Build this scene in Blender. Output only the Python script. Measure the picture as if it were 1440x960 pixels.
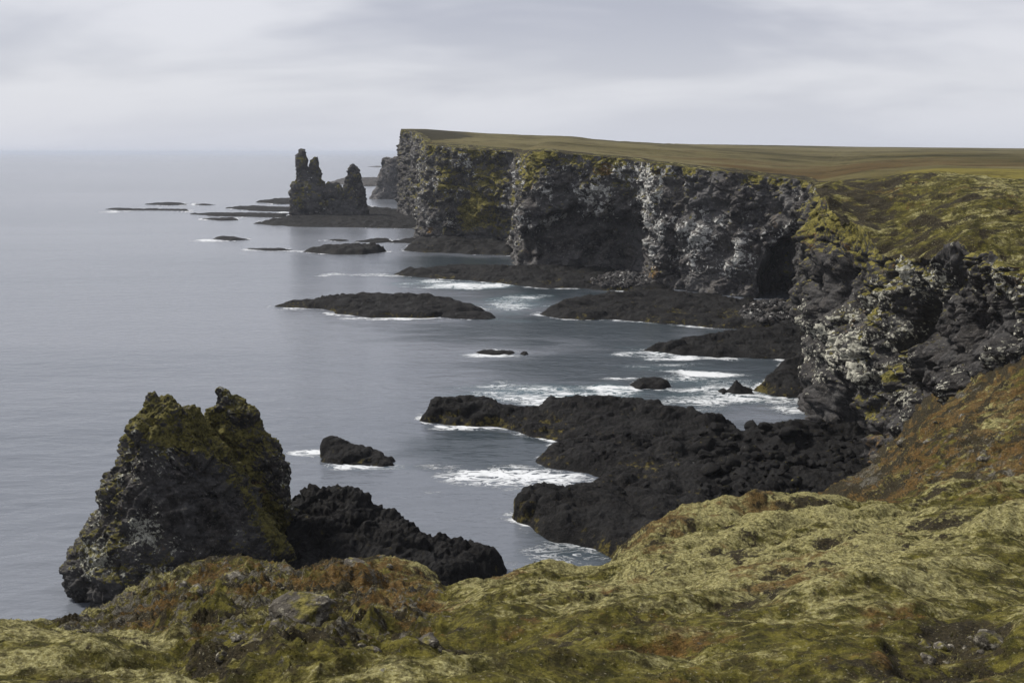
import bpy, math, random, time
import numpy as np
T0 = time.time()
random.seed(7); rng = np.random.default_rng(7)
for o in list(bpy.data.objects): bpy.data.objects.remove(o)
SC = bpy.context.scene; COL = SC.collection

# ------------------------------------------------------------------ camera
H = 60.0; F = 1600.0; CX, CY = 720.0, 480.0
PITCH = math.radians(9.44); CP, SP = math.cos(PITCH), math.sin(PITCH)
cam = bpy.data.cameras.new('camera'); cam.sensor_width = 36; cam.lens = 40.0
cam.clip_start = 0.5; cam.clip_end = 400000
cam.dof.use_dof = True; cam.dof.focus_distance = 230; cam.dof.aperture_fstop = 5.0
co = bpy.data.objects.new('camera', cam); COL.objects.link(co)
co.location = (0, 0, H); co.rotation_euler = (math.radians(90) - PITCH, 0, 0)
SC.camera = co

# ------------------------------------------------------------------ sky, sun, exposure
SUN_EL, SUN_AZ = math.radians(47), math.radians(-60)     # azimuth from +Y towards +X
W = bpy.data.worlds.new('World'); SC.world = W; W.use_nodes = True
def build_world():
    nt = W.node_tree; N = nt.nodes; L = nt.links; N.clear()
    def n(t, **k):
        x = N.new(t)
        for a, b in k.items(): setattr(x, a, b)
        return x
    def m(op, a, b=None, c=None):
        x = n('ShaderNodeMath', operation=op)
        for i, v in enumerate((a, b, c)):
            if v is None: continue
            if isinstance(v, (int, float)): x.inputs[i].default_value = v
            else: L.new(v, x.inputs[i])
        return x.outputs[0]
    tc = n('ShaderNodeTexCoord'); sep = n('ShaderNodeSeparateXYZ'); L.new(tc.outputs['Generated'], sep.inputs[0])
    z = m('MAXIMUM', sep.outputs[2], 0.0)
    k = m('ADD', z, 0.28)
    u = m('DIVIDE', sep.outputs[0], k); v = m('DIVIDE', sep.outputs[1], k)
    cb = n('ShaderNodeCombineXYZ'); L.new(u, cb.inputs[0]); L.new(v, cb.inputs[1])
    mp = n('ShaderNodeMapping'); mp.inputs['Scale'].default_value = (1.4, 2.3, 1); mp.inputs['Rotation'].default_value = (0, 0, 0.25)
    mp.inputs['Location'].default_value = (3.1, 1.7, 0.4)
    L.new(cb.outputs[0], mp.inputs[0])
    n1 = n('ShaderNodeTexNoise'); n1.inputs['Scale'].default_value = 0.80; n1.inputs['Detail'].default_value = 4; n1.inputs['Roughness'].default_value = 0.5; n1.inputs['Distortion'].default_value = 0.35
    L.new(mp.outputs[0], n1.inputs['Vector'])
    r = n('ShaderNodeValToRGB'); L.new(n1.outputs[0], r.inputs[0])
    r.color_ramp.interpolation = 'EASE'
    e = r.color_ramp.elements; e[0].position = 0.36; e[0].color = (0.465, 0.482, 0.565, 1)
    e[1].position = 0.64; e[1].color = (0.790, 0.792, 0.845, 1)
    # the deck is a little brighter low down where it thins
    g = n('ShaderNodeValToRGB'); L.new(z, g.inputs[0])
    ge = g.color_ramp.elements; ge[0].position = 0.0; ge[0].color = (0.665, 0.695, 0.790, 1); ge[1].position = 0.26; ge[1].color = (0.64, 0.655, 0.74, 1)
    a = ge.new(0.06); a.color = (0.730, 0.742, 0.800, 1)
    fz = n('ShaderNodeMapRange'); L.new(z, fz.inputs[0]); fz.inputs[1].default_value = 0.0; fz.inputs[2].default_value = 0.12; fz.inputs[3].default_value = 0.1; fz.inputs[4].default_value = 0.9
    mx = n('ShaderNodeMix', data_type='RGBA'); L.new(fz.outputs[0], mx.inputs[0]); L.new(g.outputs[0], mx.inputs[6]); L.new(r.outputs[0], mx.inputs[7])
    bc = n('ShaderNodeBackground'); L.new(mx.outputs[2], bc.inputs[0]); bc.inputs[1].default_value = 0.465
    sky = n('ShaderNodeTexSky', sky_type='NISHITA', sun_disc=False, sun_elevation=SUN_EL, sun_rotation=SUN_AZ)
    bs = n('ShaderNodeBackground'); L.new(sky.outputs[0], bs.inputs[0]); bs.inputs[1].default_value = 0.055
    ms = n('ShaderNodeMixShader'); ms.inputs[0].default_value = 0.93
    L.new(bs.outputs[0], ms.inputs[1]); L.new(bc.outputs[0], ms.inputs[2])
    out = n('ShaderNodeOutputWorld'); L.new(ms.outputs[0], out.inputs[0])
build_world()
sl = bpy.data.lights.new('sun', 'SUN'); sl.energy = 2.5; sl.angle = math.radians(8); sl.color = (1.0, 0.95, 0.87)
so = bpy.data.objects.new('sun', sl); COL.objects.link(so); so.location = (-200, 100, 300)
so.rotation_euler = (math.radians(90) - SUN_EL, 0, math.pi - SUN_AZ)
SC.view_settings.view_transform = 'Standard'; SC.view_settings.look = 'None'
SC.view_settings.exposure = 1.08; SC.view_settings.gamma = 1.0; SC.view_settings.use_curve_mapping = False
SC.cycles.max_bounces = 5; SC.cycles.diffuse_bounces = 2; SC.cycles.glossy_bounces = 2; SC.cycles.volume_bounces = 1
SC.cycles.use_denoising = True
SC.cycles.denoising_prefilter = 'ACCURATE'

# ------------------------------------------------------------------ points from the photograph
def ray(px, py):
    dx = (px - CX) / F; dy = -(py - CY) / F
    return dx, CP + dy * SP, -SP + dy * CP
def S(px, py, z=0.0):
    x, y, w = ray(px, py); t = (z - H) / w
    return np.array((x * t, y * t, z))
def D(px, py, d):
    x, y, w = ray(px, py); t = d / y
    return np.array((x * t, d, H + w * t))
def project(P):
    v = P - np.array((0, 0, H))
    f = v[..., 1] * CP - v[..., 2] * SP; u = v[..., 1] * SP + v[..., 2] * CP
    f = np.maximum(f, 0.1)
    return CX + F * v[..., 0] / f, CY - F * u / f

# ------------------------------------------------------------------ noise
_perm = np.random.default_rng(3).permutation(256).astype(np.int32); _perm = np.concatenate([_perm, _perm, _perm])
_g = np.random.default_rng(5).normal(size=(256, 3)).astype(np.float32); _g /= np.linalg.norm(_g, axis=1)[:, None]
def perlin(P, wl, seed=0, st=(1, 1, 1)):
    """gradient noise about -0.7..0.7; wl = feature size in metres, st stretches it per axis"""
    sh = P.shape[:-1]
    q = (P.reshape(-1, 3) / (wl * np.array(st)) + seed * 17.31).astype(np.float32)
    i = np.floor(q).astype(np.int32); f = q - i; i &= 255
    u = f * f * f * (f * (f * 6 - 15) + 10)
    out = None
    r = []
    for dx in (0, 1):
        ax = _perm[(i[:, 0] + dx) & 255]
        for dy in (0, 1):
            ay = _perm[ax + ((i[:, 1] + dy) & 255)]
            for dz in (0, 1):
                g = _g[_perm[ay + ((i[:, 2] + dz) & 255)]]
                r.append(g[:, 0] * (f[:, 0] - dx) + g[:, 1] * (f[:, 1] - dy) + g[:, 2] * (f[:, 2] - dz))
    l = lambda a, b, t: a + (b - a) * t
    z = [l(r[2 * k], r[2 * k + 1], u[:, 2]) for k in range(4)]
    y = [l(z[0], z[1], u[:, 1]), l(z[2], z[3], u[:, 1])]
    return l(y[0], y[1], u[:, 0]).reshape(sh) * 1.5
def billow(P, wl, seed=0, st=(1, 1, 1)):     # round bulges parted by creases, about -0.4..0.6
    return np.abs(perlin(P, wl, seed, st)) * 1.6 - 0.4
def ridged(P, wl, seed=0, st=(1, 1, 1)):     # sharp crests, broken rock
    return 0.4 - np.abs(perlin(P, wl, seed, st)) * 1.6
def fbm(P, wl, octs=4, seed=0, st=(1, 1, 1), gain=0.5):
    a, s = 1.0, 0.0
    for k in range(octs):
        s = s + a * perlin(P, wl / 2 ** k, seed + k, st); a *= gain
    return s
_r3 = np.random.default_rng(9).random((256, 4)).astype(np.float32)
def blocks(P, wl, seed=0, st=(1, 1, 1), groove=0.35, sel=None):
    """broken blocks: each cell of jointed rock stands proud or back, parted by grooves; about -0.5..0.5"""
    sh = P.shape[:-1]; q = (P.reshape(-1, 3) / (wl * np.array(st)) + seed * 7.77).astype(np.float32)
    res = np.zeros(len(q), np.float32)
    idx = np.arange(len(q)) if sel is None else np.where(sel.ravel())[0]
    q = q[idx]
    q = q + 0.22 * np.stack([np.sin(q[:, 1] * 2.3 + q[:, 2] * 1.1), np.sin(q[:, 2] * 2.1 + q[:, 0] * 1.3), np.sin(q[:, 0] * 2.2 + q[:, 1])], -1)
    i0 = np.floor(q).astype(np.int32)
    f1 = np.full(len(q), 9.0, np.float32); f2 = f1.copy(); cr = np.zeros(len(q), np.float32); tx = np.zeros(len(q), np.float32)
    for dx in (-1, 0, 1):
        for dy in (-1, 0, 1):
            for dz in (-1, 0, 1):
                c = i0 + (dx, dy, dz)
                h = _perm[_perm[_perm[c[:, 0] & 255] + (c[:, 1] & 255)] + (c[:, 2] & 255)]
                rr = _r3[h]; v = q - c - rr[:, :3]
                d = (v * v).sum(-1); nw = d < f1
                f2 = np.where(nw, f1, np.minimum(f2, d))
                cr = np.where(nw, rr[:, 3], cr); tx = np.where(nw, v[:, 0] * (rr[:, 0] - 0.5) + v[:, 1] * (rr[:, 1] - 0.5) + v[:, 2] * (rr[:, 2] - 0.5), tx)
                f1 = np.where(nw, d, f1)
    e = np.sqrt(f2) - np.sqrt(f1)
    t = np.clip(e / 0.22, 0, 1)
    res[idx] = (cr - 0.5) * (0.35 + 0.65 * t) + 1.1 * tx * t - groove * (1 - t) ** 2
    return res.reshape(sh)
def sstep(a, b, x):
    t = np.clip((x - a) / (b - a), 0, 1); return t * t * (3 - 2 * t)
def ell(px, py, cx, cy, rx, ry, rot=0):
    c, s = math.cos(math.radians(rot)), math.sin(math.radians(rot))
    a = (px - cx) * c + (py - cy) * s; b = -(px - cx) * s + (py - cy) * c
    return np.clip(1.3 - np.sqrt((a / rx) ** 2 + (b / ry) ** 2) , 0, 0.6) / 0.6

# ------------------------------------------------------------------ meshes
def raw_mesh(name, V, Fq, mat, mask=None, smooth=True):
    me = bpy.data.meshes.new(name); nv, nf = len(V), len(Fq); k = Fq.shape[1]
    me.vertices.add(nv); me.vertices.foreach_set('co', V.astype(np.float32).ravel())
    me.loops.add(nf * k); me.loops.foreach_set('vertex_index', Fq.astype(np.int32).ravel())
    me.polygons.add(nf); me.polygons.foreach_set('loop_start', np.arange(0, nf * k, k, dtype=np.int32))
    me.polygons.foreach_set('loop_total', np.full(nf, k, dtype=np.int32))
    me.update(calc_edges=True)
    if smooth: me.polygons.foreach_set('use_smooth', np.ones(nf, dtype=bool))
    if mask is not None:
        a = me.attributes.new('mask', 'FLOAT_COLOR', 'POINT'); a.data.foreach_set('color', mask.astype(np.float32).ravel())
    me.materials.append(mat); return me
def link(name, me, origin=(0, 0, 0), **props):
    o = bpy.data.objects.new(name, me); COL.objects.link(o); o.location = origin
    for k, v in props.items():
        if v: o[k] = v
    return o
def add_mesh(name, V, Fq, mat, mask=None, smooth=True, base=True, **props):
    org = np.zeros(3)
    if base: org = np.array((V[:, 0].mean(), V[:, 1].mean(), max(V[:, 2].min(), 0.0)))
    return link(name, raw_mesh(name, V - org, Fq, mat, mask, smooth), tuple(org), **props)
def quads(R, C, closed=False, keep=None):
    i = np.arange(R - 1)[:, None] * C; j = np.arange(C if closed else C - 1)[None, :]
    j2 = (j + 1) % C
    q = np.stack([i + j, i + j2, i + C + j2, i + C + j], -1).reshape(-1, 4)
    if keep is not None: q = q[keep.ravel()[q].all(axis=1)]
    return q
def compact(V, q, *arrs):
    used = np.unique(q); m = np.full(len(V), -1); m[used] = np.arange(len(used))
    return (V[used], m[q]) + tuple(a[used] for a in arrs)
def grid_normals(P, closed=False):
    if closed: du = np.roll(P, -1, 1) - np.roll(P, 1, 1)
    else: du = np.gradient(P, axis=1)
    dv = np.gradient(P, axis=0)
    n = np.cross(du, dv); n /= np.linalg.norm(n, axis=-1, keepdims=True) + 1e-9
    return n
def smooth_rows(P, k, axis=0):
    for _ in range(k):
        Q = P.copy()
        if axis == 0: Q[1:-1] = (P[:-2] + 2 * P[1:-1] + P[2:]) / 4
        else: Q[:, 1:-1] = (P[:, :-2] + 2 * P[:, 1:-1] + P[:, 2:]) / 4
        P = Q
    return P

# ------------------------------------------------------------------ materials
class M:
    def __init__(s, name):
        s.m = bpy.data.materials.new(name); s.m.use_nodes = True; s.nt = s.m.node_tree; s.N = s.nt.nodes; s.L = s.nt.links
        s.b = s.N['Principled BSDF']; s.geo = s.N.new('ShaderNodeNewGeometry')
        s.pos = s.geo.outputs['Position']
        at = s.N.new('ShaderNodeAttribute'); at.attribute_name = 'mask'; sp = s.N.new('ShaderNodeSeparateColor'); s.L.new(at.outputs['Color'], sp.inputs[0])
        s.ch = [sp.outputs[0], sp.outputs[1], sp.outputs[2], at.outputs['Alpha']]
        nz = s.N.new('ShaderNodeSeparateXYZ'); s.L.new(s.geo.outputs['Normal'], nz.inputs[0]); s.nz = nz.outputs[2]
    def math(s, op, a, b=None, c=None, clamp=False):
        x = s.N.new('ShaderNodeMath'); x.operation = op; x.use_clamp = clamp
        for i, v in enumerate((a, b, c)):
            if v is None: continue
            if isinstance(v, (int, float)): x.inputs[i].default_value = v
            else: s.L.new(v, x.inputs[i])
        return x.outputs[0]
    def noise(s, wl, detail=4, rough=0.55, st=(1, 1, 1), off=0, dist=0):
        mp = s.N.new('ShaderNodeMapping'); mp.inputs['Scale'].default_value = [1 / (wl * k) for k in st]; mp.inputs['Location'].default_value = (off, off * .7, off * 1.3)
        s.L.new(s.pos, mp.inputs[0])
        x = s.N.new('ShaderNodeTexNoise'); x.inputs['Scale'].default_value = 1; x.inputs['Detail'].default_value = detail
        x.inputs['Roughness'].default_value = rough; x.inputs['Distortion'].default_value = dist
        s.L.new(mp.outputs[0], x.inputs['Vector']); return x.outputs[0]
    def voro(s, wl, st=(1, 1, 1), feature='F1'):
        mp = s.N.new('ShaderNodeMapping'); mp.inputs['Scale'].default_value = [1 / (wl * k) for k in st]; s.L.new(s.pos, mp.inputs[0])
        x = s.N.new('ShaderNodeTexVoronoi'); x.feature = feature; x.inputs['Scale'].default_value = 1; s.L.new(mp.outputs[0], x.inputs['Vector']); return x.outputs[0]
    def rng(s, v, a, b, c=0.0, d=1.0, smooth=True):
        x = s.N.new('ShaderNodeMapRange'); x.interpolation_type = 'SMOOTHSTEP' if smooth else 'LINEAR'
        s.L.new(v, x.inputs[0])
        for i, k in enumerate((a, b, c, d)): x.inputs[i + 1].default_value = k
        return x.outputs[0]
    def mix(s, f, a, b):
        x = s.N.new('ShaderNodeMix'); x.data_type = 'RGBA'
        for i, v in ((0, f), (6, a), (7, b)):
            if isinstance(v, (tuple, list)): x.inputs[i].default_value = (*v, 1)
            elif isinstance(v, (int, float)): x.inputs[i].default_value = v
            else: s.L.new(v, x.inputs[i])
        return x.outputs[2]
    def bump(s, hgt, dist, strength=1.0, prev=None):
        x = s.N.new('ShaderNodeBump'); x.inputs['Strength'].default_value = strength; x.inputs['Distance'].default_value = dist
        s.L.new(hgt, x.inputs['Height'])
        if prev: s.L.new(prev, x.inputs['Normal'])
        return x.outputs[0]
    def out(s, col, rough, nrm=None):
        s.L.new(col, s.b.inputs['Base Color'])
        if isinstance(rough, (int, float)): s.b.inputs['Roughness'].default_value = rough
        else: s.L.new(rough, s.b.inputs['Roughness'])
        if nrm: s.L.new(nrm, s.b.inputs['Normal'])
        return s.m

def rock_mat(name, sc, lich=(0.56, 0.56, 0.53), dark=1.0, warm=0.0, spec=0.15, rough=0.85, moss_c=((0.028, 0.028, 0.008), (0.190, 0.165, 0.045))):
    """sc = size in metres of the finest mottling; mask r = moss, g = lichen, b = rust/ochre"""
    s = M(name)
    a = s.noise(sc * 9, 5, 0.6); f = s.noise(sc * 2.2, 4, 0.65, off=3)
    base = s.mix(s.rng(a, 0.35, 0.68), (0.010 * dark, 0.0098 * dark, 0.0105 * dark), (0.042 * dark, 0.039 * dark, 0.037 * dark))
    base = s.mix(s.rng(s.noise(sc * 26, 5, 0.6, off=13), 0.42, 0.66), base, (0.042 * dark, 0.041 * dark, 0.041 * dark))
    base = s.mix(s.rng(f, 0.52, 0.74), base, (0.085 * dark, 0.080 * dark, 0.076 * dark))
    if warm: base = s.mix(warm, base, s.mix(f, (0.10, 0.085, 0.060), (0.19, 0.165, 0.12)))
    rust = s.mix(s.rng(f, 0.4, 0.62), (0.055, 0.036, 0.015), (0.20, 0.125, 0.05))
    rm = s.rng(s.math('ADD', s.ch[2], s.math('MULTIPLY', s.math('SUBTRACT', a, 0.5), 1.6)), 0.35, 0.65)
    c = s.mix(rm, base, rust)
    l2 = s.noise(sc * 3.2, 5, 0.7, off=11)
    lm = s.rng(s.math('ADD', s.ch[1], s.math('MULTIPLY', s.math('SUBTRACT', l2, 0.5), 2.8)), 0.50, 0.68)
    lc = s.mix(s.rng(f, 0.35, 0.65), tuple(x * 0.45 for x in lich), lich)
    c = s.mix(lm, c, lc)
    m1 = s.noise(sc * 2.0, 4, 0.65, off=23)
    moss = s.mix(s.rng(s.math('ADD', s.math('MULTIPLY', m1, 0.5), s.math('MULTIPLY', s.noise(sc * 8, 5, 0.7, off=29), 0.5)), 0.38, 0.62), *moss_c)
    mm = s.rng(s.math('ADD', s.ch[0], s.math('MULTIPLY', s.math('SUBTRACT', s.noise(sc * 5, 4, 0.6, off=31), 0.5), 2.4)), 0.34, 0.70)
    c = s.mix(mm, c, moss)
    b1 = s.bump(s.math('ADD', f, s.math('MULTIPLY', l2, 0.5)), sc * 2.2, 0.8)
    b2 = s.bump(s.noise(sc * 0.8, 3, 0.6, off=7), sc * 0.8, 0.6, b1)
    s.b.inputs['Specular IOR Level'].default_value = spec
    return s.out(c, rough, b2)

def ground_mat(name, sc):
    """mask r = pale moss, g = dark heath/soil and shade painted in foreground hollows, b = rust, a = bare lichened rock"""
    s = M(name)
    f = s.noise(sc, 5, 0.75); g = s.noise(sc * 5, 6, 0.72, off=5); h = s.noise(sc * 17, 7, 0.68, off=9, st=(1.5, 0.8, 1))
    c = s.mix(s.rng(g, 0.38, 0.62), (0.046, 0.044, 0.010), (0.175, 0.155, 0.030))
    j = s.math('MULTIPLY', s.math('SUBTRACT', g, 0.5), 2.6)
    k = s.math('MULTIPLY', s.math('SUBTRACT', h, 0.5), 3.6)
    jk = s.math('ADD', j, k)
    pm = s.rng(s.math('ADD', s.ch[0], jk), 0.22, 0.80)
    c = s.mix(pm, c, s.mix(s.rng(f, 0.35, 0.65), (0.195, 0.172, 0.050), (0.520, 0.485, 0.235)))
    rn = s.math('MULTIPLY', s.math('SUBTRACT', s.noise(sc * 9, 6, 0.7, off=25), 0.5), 2.6)
    rm = s.rng(s.math('ADD', s.ch[2], rn), 0.38, 0.80)
    c = s.mix(s.math('MULTIPLY', rm, 0.85), c, s.mix(s.rng(f, 0.35, 0.65), (0.068, 0.036, 0.012), (0.215, 0.122, 0.040)))
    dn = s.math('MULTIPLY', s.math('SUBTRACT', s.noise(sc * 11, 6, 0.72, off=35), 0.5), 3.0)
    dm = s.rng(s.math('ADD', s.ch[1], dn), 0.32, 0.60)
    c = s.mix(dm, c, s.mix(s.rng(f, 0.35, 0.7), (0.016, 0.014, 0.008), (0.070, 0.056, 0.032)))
    lm = s.rng(s.math('ADD', s.ch[3], s.math('MULTIPLY', s.math('SUBTRACT', s.noise(sc * 4, 5, 0.75, off=15), 0.5), 3.0)), 0.40, 0.62)
    c = s.mix(lm, c, s.mix(s.rng(f, 0.35, 0.65), (0.040, 0.036, 0.032), (0.230, 0.215, 0.175)))
    for wl, lo, of in ((2.2, 0.50, 51), (5.0, 0.53, 61)):
        c = s.mix(s.math('MULTIPLY', s.rng(s.noise(sc * wl, 4, 0.7, off=of), lo, lo + 0.09), 0.55), c, s.mix(g, (0.022, 0.018, 0.007), (0.075, 0.060, 0.025)))
    # pale flecks of lichen and dead stems
    fl = s.rng(s.noise(sc * 0.8, 2, 0.6, off=41), 0.64, 0.72)
    c = s.mix(s.math('MULTIPLY', fl, 0.6), c, (0.38, 0.35, 0.24))
    b = s.bump(h, sc * 11, 0.9); b = s.bump(g, sc * 5, 1.0, b); b = s.bump(f, sc * 0.9, 0.9, b)
    s.b.inputs['Specular IOR Level'].default_value = 0.15
    return s.out(c, 0.95, b)

def plain_mat():
    s = M('heath_plain')
    f = s.noise(4, 4, 0.65); g = s.noise(110, 6, 0.62, st=(1.2, 1.3, 1), off=4); h = s.noise(300, 5, 0.6, st=(1.3, 1.5, 1), off=8)
    c = s.mix(s.rng(g, 0.38, 0.62), (0.022, 0.019, 0.006), (0.078, 0.066, 0.026))
    c = s.mix(s.rng(h, 0.42, 0.60), c, (0.115, 0.100, 0.050))
    c = s.mix(s.rng(s.math('ADD', s.ch[2], s.math('MULTIPLY', s.math('SUBTRACT', g, 0.5), 2.0)), 0.35, 0.75), c, s.mix(f, (0.045, 0.030, 0.013), (0.085, 0.056, 0.023)))
    c = s.mix(s.rng(s.math('ADD', s.ch[0], s.math('MULTIPLY', s.math('SUBTRACT', g, 0.5), 1.6)), 0.35, 0.75), c, s.mix(f, (0.085, 0.075, 0.018), (0.18, 0.15, 0.04)))
    c = s.mix(s.rng(s.math('ADD', s.ch[1], s.math('MULTIPLY', s.math('SUBTRACT', s.noise(16, 4, 0.7, off=6), 0.5), 1.8)), 0.35, 0.7), c, (0.030, 0.027, 0.016))
    c = s.mix(s.math('MULTIPLY', s.rng(f, 0.5, 0.72), 0.5), c, (0.045, 0.040, 0.018))
    c = s.mix(s.math('MULTIPLY', s.rng(s.noise(26, 6, 0.75, off=44), 0.50, 0.62), 0.6), c, (0.026, 0.022, 0.010))
    s.b.inputs['Specular IOR Level'].default_value = 0.03
    return s.out(c, 1.0, s.bump(s.math('ADD', f, g), 2.0, 0.8))

def sea_mat():
    s = M('sea_water')
    big = s.noise(160, 3, 0.5, st=(3.0, 0.8, 1), off=2)
    w1 = s.noise(7, 4, 0.55, st=(1.7, 0.8, 1), off=1, dist=0.5); w2 = s.noise(1.9, 4, 0.6, st=(1.8, 0.8, 1), off=6, dist=0.6); w3 = s.noise(28, 3, 0.5, st=(2.2, 0.8, 1), off=12)
    b = s.bump(w3, 0.6, 0.6); b = s.bump(w1, 0.50, 0.8, b)
    x = s.N.new('ShaderNodeBump'); x.inputs['Distance'].default_value = 0.30; s.L.new(w2, x.inputs['Height']); s.L.new(b, x.inputs['Normal'])
    s.L.new(s.rng(big, 0.35, 0.65, 0.45, 1.0), x.inputs['Strength']); b = x.outputs[0]
    deep = s.mix(s.rng(big, 0.3, 0.7), (0.092, 0.104, 0.124), (0.146, 0.158, 0.182))
    deep = s.mix(s.ch[2], deep, (0.018, 0.028, 0.035))  # dark reflection of the cliffs painted into the water colour
    deep = s.mix(s.ch[1], deep, (0.10, 0.19, 0.22))
    fo = s.noise(3.4, 7, 0.70, st=(1.9, 1.0, 1), off=17, dist=1.6); fb = s.noise(11, 5, 0.65, st=(2.2, 0.9, 1), off=19, dist=0.8)
    ridge = s.math('SUBTRACT', 1.0, s.math('MULTIPLY', s.math('ABSOLUTE', s.math('SUBTRACT', fo, 0.5)), 9.0))
    ridge = s.math('MAXIMUM', ridge, -0.6)
    fv = s.math('ADD', s.math('MULTIPLY', s.ch[0], 1.35), s.math('MULTIPLY', s.math('SUBTRACT', ridge, 0.42), 0.8))
    fv = s.math('ADD', fv, s.math('MULTIPLY', s.math('SUBTRACT', fb, 0.5), 1.5))
    fm = s.rng(fv, 0.48, 0.95)
    fm = s.math('MULTIPLY', fm, s.rng(s.ch[0], 0.04, 0.2))
    c = s.mix(fm, deep, (0.54, 0.56, 0.58))
    s.b.inputs['IOR'].default_value = 1.333
    ro = s.math('ADD', s.math('MULTIPLY', fm, 0.6), 0.17)
    return s.out(c, ro, s.bump(fm, 0.25, 0.5, b))

MAT_CLIFF = rock_mat('cliff_basalt', 0.55, dark=2.3, spec=0.06)
MAT_CLIFF_NEAR = rock_mat('near_cliff_basalt', 0.22, lich=(0.50, 0.49, 0.41), dark=1.35, spec=0.08)
MAT_REEF = rock_mat('shore_lava', 0.26, lich=(0.15, 0.15, 0.148), dark=0.32, spec=0.07, rough=0.75, moss_c=((0.018, 0.016, 0.006), (0.105, 0.085, 0.024)))
MAT_STACK = rock_mat('stack_basalt', 0.16, lich=(0.40, 0.40, 0.34), dark=1.45, spec=0.08, moss_c=((0.026, 0.025, 0.010), (0.140, 0.124, 0.038)))
MAT_SPIRE = rock_mat('far_stack_basalt', 0.8, dark=1.9, spec=0.05)  # base tone lifted so the colour carries some of the haze
MAT_STONE = rock_mat('lichened_stone', 0.06, lich=(0.27, 0.25, 0.20), dark=1.1, warm=0.3)
MAT_GROUND = ground_mat('moss_and_heath', 0.07)
MAT_SLOPE = ground_mat('brown_heath_slope', 0.18)
MAT_TOP = ground_mat('cliff_top_moss', 0.45)
MAT_PLAIN = plain_mat()
MAT_SEA = sea_mat()

def mask4(r=0, g=0, b=0, a=0, shape=None):
    z = np.zeros(shape)
    return np.stack([np.clip(z + r, 0, 1), np.clip(z + g, 0, 1), np.clip(z + b, 0, 1), np.clip(z + a, 0, 1)], -1).reshape(-1, 4)

# ================================================================== the coast: cliffs, their tops, the plain
# one column per line: foot, rim, shoulder (end of the broken cliff edge), skyline   (px, py, distance)
def sea_d(px, py): return S(px, py)[1]
NET = [  # foot px,py (at sea level unless d given), rim px,py,d, shoulder px,py,d, skyline px,py,d
 ((570, 290), (566, 184, 1290), (567, 183.5, 1320), (568, 183, 1400)),
 ((557, 301), (563.5, 182.5, 1112), (565, 182, 1140), (566, 181.5, 1400)),
 ((572, 305), (577, 184, 1085), (579, 183, 1110), (580, 181.6, 1400)),
 ((585, 312), (592, 190, 1000), (594, 188, 1030), (600, 182, 1400)),
 ((586, 324), (596, 197, 880), (605, 195.5, 930), (620, 183, 1400)),
 ((582, 337), (599, 204, 778), (608, 200, 850), (640, 184, 1400)),
 ((610, 341), (628, 207, 760), (632, 203, 830), (665, 186, 1400)),
 ((650, 342), (668, 209, 745), (672, 205, 810), (705, 188, 1400)),
 ((712, 347), (722, 213, 722), (726, 209, 780), (755, 190, 1400)),
 ((722, 353), (738, 217, 680), (741, 212, 730), (770, 190, 1400)),
 ((720, 377), (744, 212, 600), (750, 210, 640), (785, 190.5, 1400)),
 ((750, 380), (765, 211, 585), (768, 210, 620), (805, 191.5, 1420)),
 ((800, 382), (806, 217, 578), (810, 214, 620), (840, 195.5, 1450)),
 ((860, 384), (862, 221, 570), (866, 218, 610), (890, 199, 1550)),
 ((902, 386), (900, 226, 560), (903, 222, 600), (935, 201, 1700)),
 ((908, 398), (908, 230, 528), (911, 225, 570), (945, 201.4, 1800)),
 ((914, 403), (916, 229, 512), (921, 226, 560), (960, 201.8, 1900)),
 ((960, 408), (960, 234, 502), (963, 231, 550), (1010, 202.5, 2100)),
 ((1030, 416), (1030, 243, 482), (1034, 238, 530), (1075, 203.2, 2400)),
 ((1095, 424), (1095, 249, 465), (1098, 245, 510), (1140, 204.2, 2700)),
 ((1132, 434), (1138, 254, 448), (1141, 250, 480), (1180, 205, 3000)),
 ((1120, 470), (1146, 262, 392), (1150, 255, 440), (1192, 205.2, 3000)),
 ((1128, 520), (1150, 272, 330), (1158, 256, 420), (1205, 205.4, 3000)),
 ((1146, 585), (1156, 281, 272), (1170, 256, 400), (1220, 205.6, 3000)),
 ((1160, 645), (1178, 300, 246), (1190, 254, 380), (1240, 205.8, 3000)),
 ((1196, 664), (1207, 322, 232), (1215, 251, 370), (1262, 206, 3000)),
 ((1214, 672, 207), (1236, 352, 209), (1245, 249, 360), (1290, 206.4, 3100)),
 ((1250, 640, 192), (1264, 360, 198), (1270, 246, 350), (1315, 206.7, 3200)),
 ((1300, 585, 178), (1296, 362, 184), (1310, 244, 340), (1350, 207, 3300)),
 ((1360, 552, 163), (1360, 352, 168), (1365, 247, 325), (1400, 207.6, 3400)),
 ((1440, 526, 148), (1440, 366, 152), (1440, 250, 310), (1470, 208.2, 3500)),
 ((1560, 490, 128), (1560, 385, 132), (1560, 255, 290), (1580, 208.6, 3500)),
 ((1800, 440, 100), (1800, 400, 108), (1800, 262, 260), (1820, 209, 3500)),
 ((2500, 380, 90), (2500, 340, 98), (2500, 255, 220), (2520, 209, 3500)),
 ((3400, 380, 90), (3400, 330, 98), (3400, 250, 220), (3420, 209, 3500)),
]
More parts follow.
